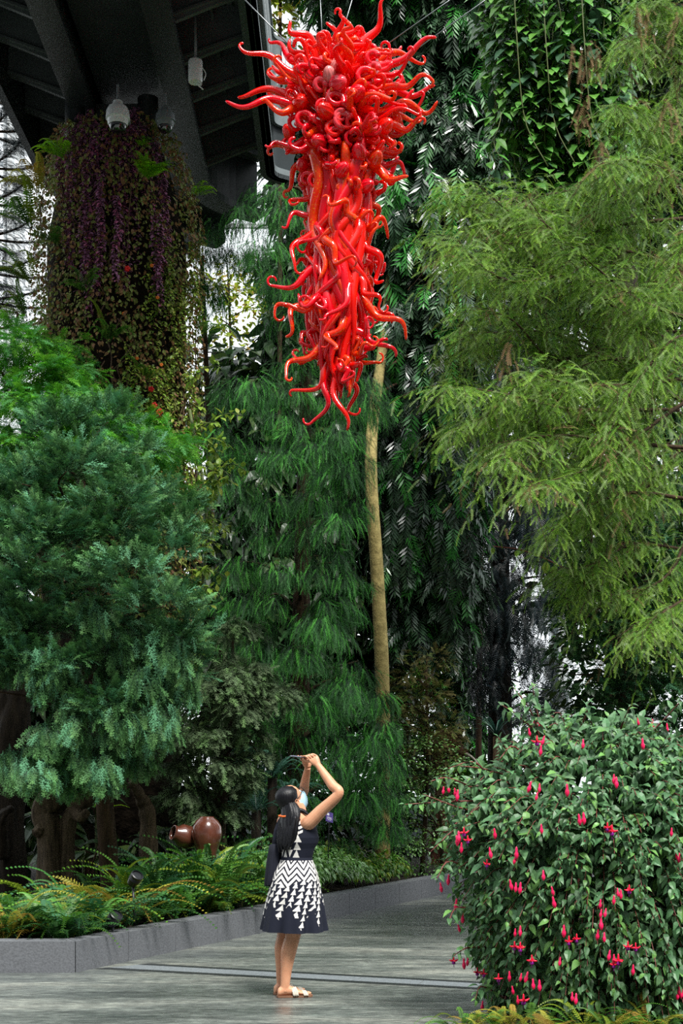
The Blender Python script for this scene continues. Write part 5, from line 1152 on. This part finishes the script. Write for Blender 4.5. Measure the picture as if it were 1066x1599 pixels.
bprof = [(456, 371, .118, .078), (475, 373, .138, .092), (510, 379, .151, .114), (560, 382, .153, .134), (590, 381, .147, .134), (620, 374, .138, .112), (678, 366, .126, .102)]
def wb(th, v):
    # the back is at th = 3pi/2; u = sideways position across it
    return math.sin(th) < -.12 and bodice_white(math.cos(th)/.98, 1-v)
cloth('bodice', bprof, 240, 100, lambda th, v: 1+0*th, wb, dress)
sprof = [(674, 366, .128, .104), (700, 364, .142, .118), (760, 360, .178, .148), (830, 357, .200, .170), (900, 354, .218, .186), (1000, 351, .240, .204), (1078, 349, .258, .218)]
cloth('skirt', sprof, 380, 170, lambda th, v: 1+v**1.1*(.062*np.sin(th*7+.6+.5*np.sin(th*2))+.038*np.sin(th*13+2)), lambda th, v: skirt_white(th/(2*PI), v), dress)
mb = MB(); mb.rings([ell(Qs(366, zy), a, b, 60) for zy, a, b in ((670, .127, .1035), (672, .129, .1055), (682, .131, .1075), (684, .130, .106))], False); mb.build('waistband', NAVY, dress)
# sandals
SOLE = plain('brown_sandal_sole', srgb(120, 84, 62), .7); STRAP = plain('woven_cream_strap', srgb(216, 206, 190), .8, .2, var=.25, scale=160, bump=.6)
for ank, fd in ((ankR, footR), (ankL, footL)):
    g = np.array([ank[0], ank[1], 0]); sd = np.array([fd[1], -fd[0], 0]); sa = empty('sandal', (0, 0, 0), None, None); sa.parent = person
    out = [(-.06, .0), (-.052, .024), (-.02, .034), (.04, .036), (.10, .043), (.15, .045), (.185, .036), (.203, .014)]; poly = [g+fd*x+sd*y for x, y in out]+[g+fd*x-sd*y for x, y in out[::-1]]
    mb = MB(); mb.prism(poly, .002, .016); mb.build('sole', SOLE, sa, False)
    for x0, rr in ((.075, .011), (.150, .009)):
        mb = MB(); w_ = .042 if x0 < .1 else .047; hh = .060 if x0 < .1 else .034; nst = 3
        for k in range(nst):
            th = np.linspace(0, PI, 15); mb.tube([g+fd*(x0+(k-1)*rr*1.2-.012*math.sin(t_))+sd*math.cos(t_)*w_+np.array([0, 0, .014+math.sin(t_)*(hh+.008-.014)]) for t_ in th], rr*.75, 7)
        mb.build('strap', STRAP, sa)
# phone, jacket
PH = plain('phone_shell', srgb(118, 122, 140), .25, .5, coat=.4); SCR = plain('phone_dark_glass', srgb(12, 14, 18), .08, .6)
mb = MB(); L_, W_, H_ = .150, .072, .0085; n_ = 24; 
def rrect(l, w_, rr): 
    o_ = []
    for cx_, cy_, a0 in ((l/2-rr, w_/2-rr, 0), (-l/2+rr, w_/2-rr, PI/2), (-l/2+rr, -w_/2+rr, PI), (l/2-rr, -w_/2+rr, 1.5*PI)):
        for k in range(6): a = a0+k/5*PI/2; o_.append((cx_+rr*math.cos(a), cy_+rr*math.sin(a)))
    return np.array(o_)
ph = empty('phone', phc, 'slim grey-edged smartphone held up flat in the hands of the person', 'phone')
pc_ = phc-pu*.012
ring = lambda rr, h: np.array([pc_+pu*x+pv*y+pw*h for x, y in rr])
mb.rings([ring(rrect(L_-.004, W_-.004, .009), -H_/2), ring(rrect(L_, W_, .010), -H_/2+.0015), ring(rrect(L_, W_, .010), H_/2-.0015), ring(rrect(L_-.004, W_-.004, .009), H_/2)]); mb.build('shell', PH, ph, True, 40)
mb = MB(); mb.rings([ring(rrect(L_-.010, W_-.008, .008), -H_/2-.0006), ring(rrect(L_-.010, W_-.008, .008), -H_/2+.0005)]); mb.build('screen', SCR, ph, False)
mb = MB(); mb.rings([ring(rrect(.026, .026, .006)+[-.055, .018], H_/2-.0005), ring(rrect(.026, .026, .006)+[-.055, .018], H_/2+.0015)])
for a, b in ((-.061, .024), (-.049, .024), (-.055, .012)): mb.lathe(pc_+pu*a+pv*b+pw*H_/2, [(.0045, .0), (.0045, .0028)], 12, pw)
mb.build('camera_module', SCR, ph, True, 40)
ja = empty('jacket', Qs(248, 600, .2), 'black jacket hanging over the far shoulder and side of the person in the dress', 'jacket')
mb = MB(); R = []
for i, (zy, zx, a, b) in enumerate([(598, 252, .030, .05), (606, 249, .044, .07), (640, 245, .046, .075), (690, 241, .050, .080), (740, 237, .052, .082), (790, 232, .052, .08), (822, 228, .050, .078), (834, 226, .044, .07)]):
    th = np.arange(48)/48*2*PI; k_ = 1+(.10+.02*i)*np.sin(th*6+.15*i)*.7; c = Qs(zx, zy, .05); R.append(c+np.outer(np.cos(th)*a*k_, [1, 0, 0])+np.outer(np.sin(th)*b*k_, [0, 1, 0]))
mb.rings(R); mb.build('hanging_cloth', BLACK, ja)
mb = MB(); mb.tube(smooth_path([Qs(275, 468, .06), Qs(258, 520, .03), Qs(252, 570, .03), Qs(250, 612, .05)], 14), np.linspace(.018, .03, 14), 10); mb.tube(smooth_path([Qs(275, 468, .06), Qs(300, 455, .17), Qs(300, 480, .25), Qs(270, 560, .2), Qs(252, 612, .1)], 14), .016, 8); mb.build('shoulder_part', BLACK, ja)
# ------------------------------------------------------------------ devices under the bridge
CAMW = plain('camera_white_plastic', srgb(236, 240, 241), .4, .5, var=.04); CAMG = plain('smoked_dome', srgb(20, 24, 28), .05, .8, coat=1); CAMB = plain('camera_grey', srgb(120, 128, 132), .5)
def domecam(px, py, Y, s, body_m, label):
    c = P(px, py, Y); root = empty('dome_camera', c, label, 'camera')
    mb = MB(); mb.lathe(c, [(.03*s, .30*s), (.075*s, .285*s), (.085*s, .24*s), (.09*s, .215*s), (.15*s, .19*s), (.185*s, .12*s), (.195*s, .0), (.17*s, -.01*s), (.165*s, -.07*s), (.15*s, -.10*s)], 32); mb.build('housing', body_m, root, True, 40)
    mb = MB(); mb.lathe(c, [(.145*s, -.09*s), (.143*s, -.12*s), (.125*s, -.17*s), (.085*s, -.21*s), (.03*s, -.225*s), (.002, -.226*s)], 28); mb.build('dome', CAMG, root)
    mb = MB(); mb.tube([c+[0, 0, .29*s], c+[0, 0, .55*s]], .022*s, 10); mb.box(c+[.1*s, .2*s, .12*s], (.09*s, .35*s, .09*s)); mb.build('bracket', CAMB, root, True, 40); return root
domecam(184, 186, 16.9, .74, CAMW, 'white dome security camera at the front of the column top')
domecam(258, 190, 17.2, .62, CAMB, 'grey dome camera half hidden beside the column top under the girder')
c = P(305, 112, 16.6); root = empty('white_canister', c, 'white cylindrical canister with looped cable fixed below the bridge deck', 'fixture')
mb = MB(); mb.lathe(c, [(.02, .13), (.078, .128), (.084, .11), (.084, -.10), (.078, -.125), (.02, -.128)], 28); mb.build('housing', CAMW, root, True, 40)
mb = MB(); mb.tube(smooth_path([c+[.05, -.02, -.12], c+[.07, -.03, -.17], c+[.02, -.02, -.15], c+[.09, 0, -.21]], 14), .009, 6); mb.tube(smooth_path([c+[.08, 0, .05], c+[.12, 0, -.02], c+[.10, 0, -.1]], 10), .006, 6); mb.build('cable', CAMW, root)
mb = MB(); mb.tube([c+[0, 0, .12], [c[0], c[1], 10.75]], .016, 8); mb.build('bracket', CAMB, root)
# ------------------------------------------------------------------ driftwood and juniper trunks
def gnarl(mb, pts, rad, seed, seg=18, n=26):
    q = smooth_path(pts, n); rd = np.interp(np.linspace(0, len(pts)-1, n), range(len(pts)), rad); R_ = rng(seed); ph = R_.uniform(0, 6, 4)
    T = unit(np.gradient(q, axis=0)); N = unit(np.cross(T, [.1, 1, .2])); B = np.cross(T, N); th = np.arange(seg)/seg*2*PI; R = []
    for i in range(n):
        k_ = 1+.16*np.sin(th*2+ph[0]+i*.25)+.10*np.sin(th*5+ph[1]-i*.3)+.07*math.sin(i*1.3+ph[2]); R.append(q[i]+(rd[i]*k_*np.cos(th))[:, None]*N[i]+(rd[i]*k_*np.sin(th))[:, None]*B[i])
    mb.rings(R)
Yd_ = 14.9
root = empty('driftwood', P(75, 1330, Yd_)*np.array([1, 1, 0])+[0, 0, .19], 'gnarled weathered driftwood trunk lying bent under the juniper', 'driftwood')
mb = MB(); g0 = P(78, 1350, Yd_); g0[2] = .15; gnarl(mb, [g0, P(76, 1300, Yd_), P(70, 1265, Yd_), P(92, 1240, Yd_), P(130, 1205, Yd_-.1), P(165, 1180, Yd_-.1), P(180, 1165, Yd_)], [.17, .14, .15, .15, .13, .12, .08], 1); mb.build('trunk', DRIFT, root)
mb = MB(); g1 = P(104, 1350, Yd_); g1[2] = .15; gnarl(mb, [g1, P(104, 1300, Yd_), P(118, 1265, Yd_), P(140, 1238, Yd_), P(178, 1215, Yd_+.1)], [.11, .09, .10, .11, .06], 2); mb.build('limb', DRIFT, root)
mb = MB(); gnarl(mb, [P(112, 1268, Yd_-.1), P(128, 1274, Yd_-.2), P(138, 1266, Yd_-.2)], [.05, .07, .03], 3); mb.build('knot', DRIFT, root); mb = MB(); gnarl(mb, [P(66, 1275, Yd_-.1), P(60, 1300, Yd_-.1), P(64, 1290, Yd_-.15)], [.03, .06, .04], 6); mb.build('knot', DRIFT, root)
root = empty('carved_driftwood', P(205, 1260, 15.4)*np.array([1, 1, 0])+[0, 0, .19], 'pale eroded driftwood stump half hidden behind the grey juniper sprays', 'driftwood')
mb = MB(); g2 = P(228, 1340, 15.4); g2[2] = .15; gnarl(mb, [g2, P(232, 1290, 15.4), P(222, 1250, 15.4), P(205, 1220, 15.3)], [.10, .08, .08, .04], 4); mb.build('stump', DRIFT, root)
root = empty('old_tree', P(12, 1330, 15.6)*np.array([1, 1, 0])+[0, 0, .19], 'dark old tree trunk at the photo\'s edge beside the driftwood', 'tree')
mb = MB(); g3 = P(14, 1360, 15.6); g3[2] = .15; gnarl(mb, [g3, P(14, 1250, 15.6), P(22, 1130, 15.6), P(36, 1040, 15.6), P(50, 940, 15.5)], [.24, .17, .15, .12, .06], 7); mb.build('trunk', BARKD, root)
mb = MB(); gnarl(mb, [P(6, 1340, 15.3), P(2, 1280, 15.2), P(20, 1260, 15.2)], [.06, .05, .04], 9); mb.build('limb', BARKD, root); mb = MB(); gnarl(mb, [P(20, 1160, 15.6), P(2, 1090, 15.6), P(-20, 1020, 15.7)], [.10, .08, .05], 10); mb.build('limb', BARKD, root)
# ------------------------------------------------------------------ brown jar, spotlights, sign, carved head
JAR = plain('glazed_brown_jar', srgb(84, 46, 34), .22, .6, coat=.5, var=.4, scale=6)
Yj = 14.75; c = P(323, 1292, Yj); root = empty('ceramic_jar', c*[1, 1, 0]+[0, 0, .19], 'round glossy brown ceramic jar standing among the ferns', 'jar')
zb = .19; zt = c[2]+.10; hgt = zt-zb; mb = MB()
mb.lathe((c[0], c[1], zb), [(.09, 0), (.10, .03), (.10, hgt-.36), (.135, hgt-.27), (.158, hgt-.17), (.15, hgt-.09), (.115, hgt-.03), (.075, hgt), (.072, hgt+.012), (.055, hgt+.012), (.05, hgt-.01)], 36); mb.build('jar_body', JAR, root)
c2 = P(288, 1306, 14.85); root = empty('broken_jar', c2*[1, 1, 0]+[0, 0, .19], 'smaller brown jar lying open beside the round jar', 'jar')
mb = MB(); mb.lathe(c2, [(.03, -.16), (.09, -.13), (.125, -.04), (.12, .05), (.08, .1), (.085, .14), (.07, .14), (.065, .1), (.1, .05)], 28, (-.85, -.45, .3)); mb.build('jar_body', JAR, root)
SPT = plain('black_spotlight', srgb(24, 26, 30), .4)
for (px, py, Y, lb) in ((211, 1372, 12.9, 'round black garden spotlight among the ferns in front of the jar'), (178, 1434, 12.25, 'dark ribbed spotlight low in the ferns near the kerb corner')):
    c = P(px, py, Y); root = empty('garden_spotlight', c*[1, 1, 0]+[0, 0, .19], lb, 'spotlight'); ax = unit(np.array([.5, -.5, .7]))
    mb = MB(); mb.lathe(c, [(.02, -.08), (.045, -.07), (.055, -.02)]+[(.055+.004*(k % 2), -.01+k*.006) for k in range(8)]+[(.058, .05), (.05, .055), (.048, .04)], 24, ax); mb.build('lamp_head', SPT, root, True, 40)
    mb = MB(); mb.tube([[c[0], c[1], .19], c-ax*.05], .012, 8); mb.build('stake', SPT, root)
SGN = plain('purple_sign_face', srgb(78, 58, 140), .5, var=.08); SGW = plain('sign_white_print', srgb(232, 230, 240), .6, var=.03)
c = P(514, 1276, 16.9); root = empty('plant_sign', c*[1, 1, 0]+[0, 0, .19], 'small purple plant sign on a black stake in the kerb bed', 'sign')
sx = unit(np.array([.9, .43, -.28])); sz = unit(np.array([-.30, .35, .88])); sz = unit(sz-sx*sx.dot(sz)); sn = np.cross(sx, sz)
Rm = np.stack([sx, sn, sz], 1); mb = MB(); mb.box(c, (.098, .006, .135), Rm); mb.build('sign_plate', SGN, root, False)
mb = MB(); nrm_ = -sn if sn[1] > 0 else sn
mb.lathe(c+sz*.034-sx*.018+nrm_*.0032, [(.018, 0), (.018, .0008)], 18, nrm_)
for k, (l, w_) in enumerate(((.06, .007), (.07, .007), (.05, .005))): mb.box(c-sz*(.006+.018*k)+nrm_*.0035, (l, .001, w_), Rm)
mb.build('print', SGW, root, False)
mb = MB(); mb.tube([c+nrm_*-.008, c-sz*.08+nrm_*-.008, [c[0]-.02, c[1]+.02, .15]], .006, 8); mb.build('stake', SPT, root)
# carved wooden animal head on a post, far behind
WOOD = barkmat('dark_carved_wood', G(62, 36, 28), G(98, 62, 48), scale=9)
c = P(706, 1172, 23.6); root = empty('carved_sculpture', c*[1, 1, 0]+[0, 0, .1], 'dark carved wooden animal head with horns rising behind the green shrub', 'sculpture')
mb = MB(); d = unit(np.array([.8, -.4, -.25])); gnarl(mb, [c-d*.28+[0, 0, .1], c-d*.1+[0, 0, .06], c+d*.08, c+d*.24-[0, 0, .05]], [.15, .21, .16, .10], 11); mb.ball(c+d*.08+[0, -.13, .10], .04, 10); mb.build('head', WOOD, root)
for s in (-1, 1): mb = MB(); mb.tube(smooth_path([c-d*.05+[s*.1, 0, .18], c+[s*.14, 0, .30], c+d*.08+[s*.12, 0, .38]], 8), np.linspace(.05, .015, 8), 8); mb.build('horn', WOOD, root)
mb = MB(); mb.tube(smooth_path([c+d*.18+[0, -.05, .02], c+d*.36+[0, -.06, -.02], c+d*.5+[0, -.05, -.12]], 8), np.linspace(.03, .012, 8), 8); mb.build('tusk', plain('pale_tusk', srgb(190, 184, 170), .4), root)
mb = MB(); gnarl(mb, [[c[0]-.2, c[1], .1], [c[0]-.22, c[1], 1.0], c-d*.22], [.2, .16, .15], 12); mb.build('neck_post', WOOD, root)
# trailing stem with pale leaves crossing before the sombre tree, and its big pale leaf
f = Fol(120); q = smooth_path([P(905, 900, 13.5), P(850, 872, 13.4), P(810, 858, 13.3), P(770, 853, 13.2)], 14); mb = MB(); mb.tube(q, .006, 6)
for i in (0, 1, 2, 3, 4, 9, 13):
    for s in (-.5, .5): f.add(T_ov[1], q[i], [s*.3-.1, -.2, -1], [s, -1, .2], .9 if i < 6 else .5)
f.add(T_bigleaf[1], P(862, 962, 13.2), [.9, -.1, -.35], [.2, -.6, 1], .8)
root = empty('hanging_vine', q[0], 'thin trailing stem with pale hanging leaves crossing before the dark trunk', 'vine'); f.build('leaves', M_creep, root); mb.build('stem', STEM, root)
f = Fol(121); b = P(775, 1150, 19.5); n = 16; a = f.r.uniform(0, 2*PI, n); f.add(T_blade[0], np.tile(b, (n, 1)), np.stack([np.cos(a), np.sin(a), f.r.uniform(.3, 1.5, n)], 1), [0, 0, 1], .9)
g = b.copy(); g[2] = .05; root = empty('agave', g, 'blue-green spiky plant between the dark trunk and fuchsia top', 'plant'); f.build('leaves', M_cyc, root); mb = MB(); mb.tube([g, b], .05, 8); mb.build('stem', BARK, root)
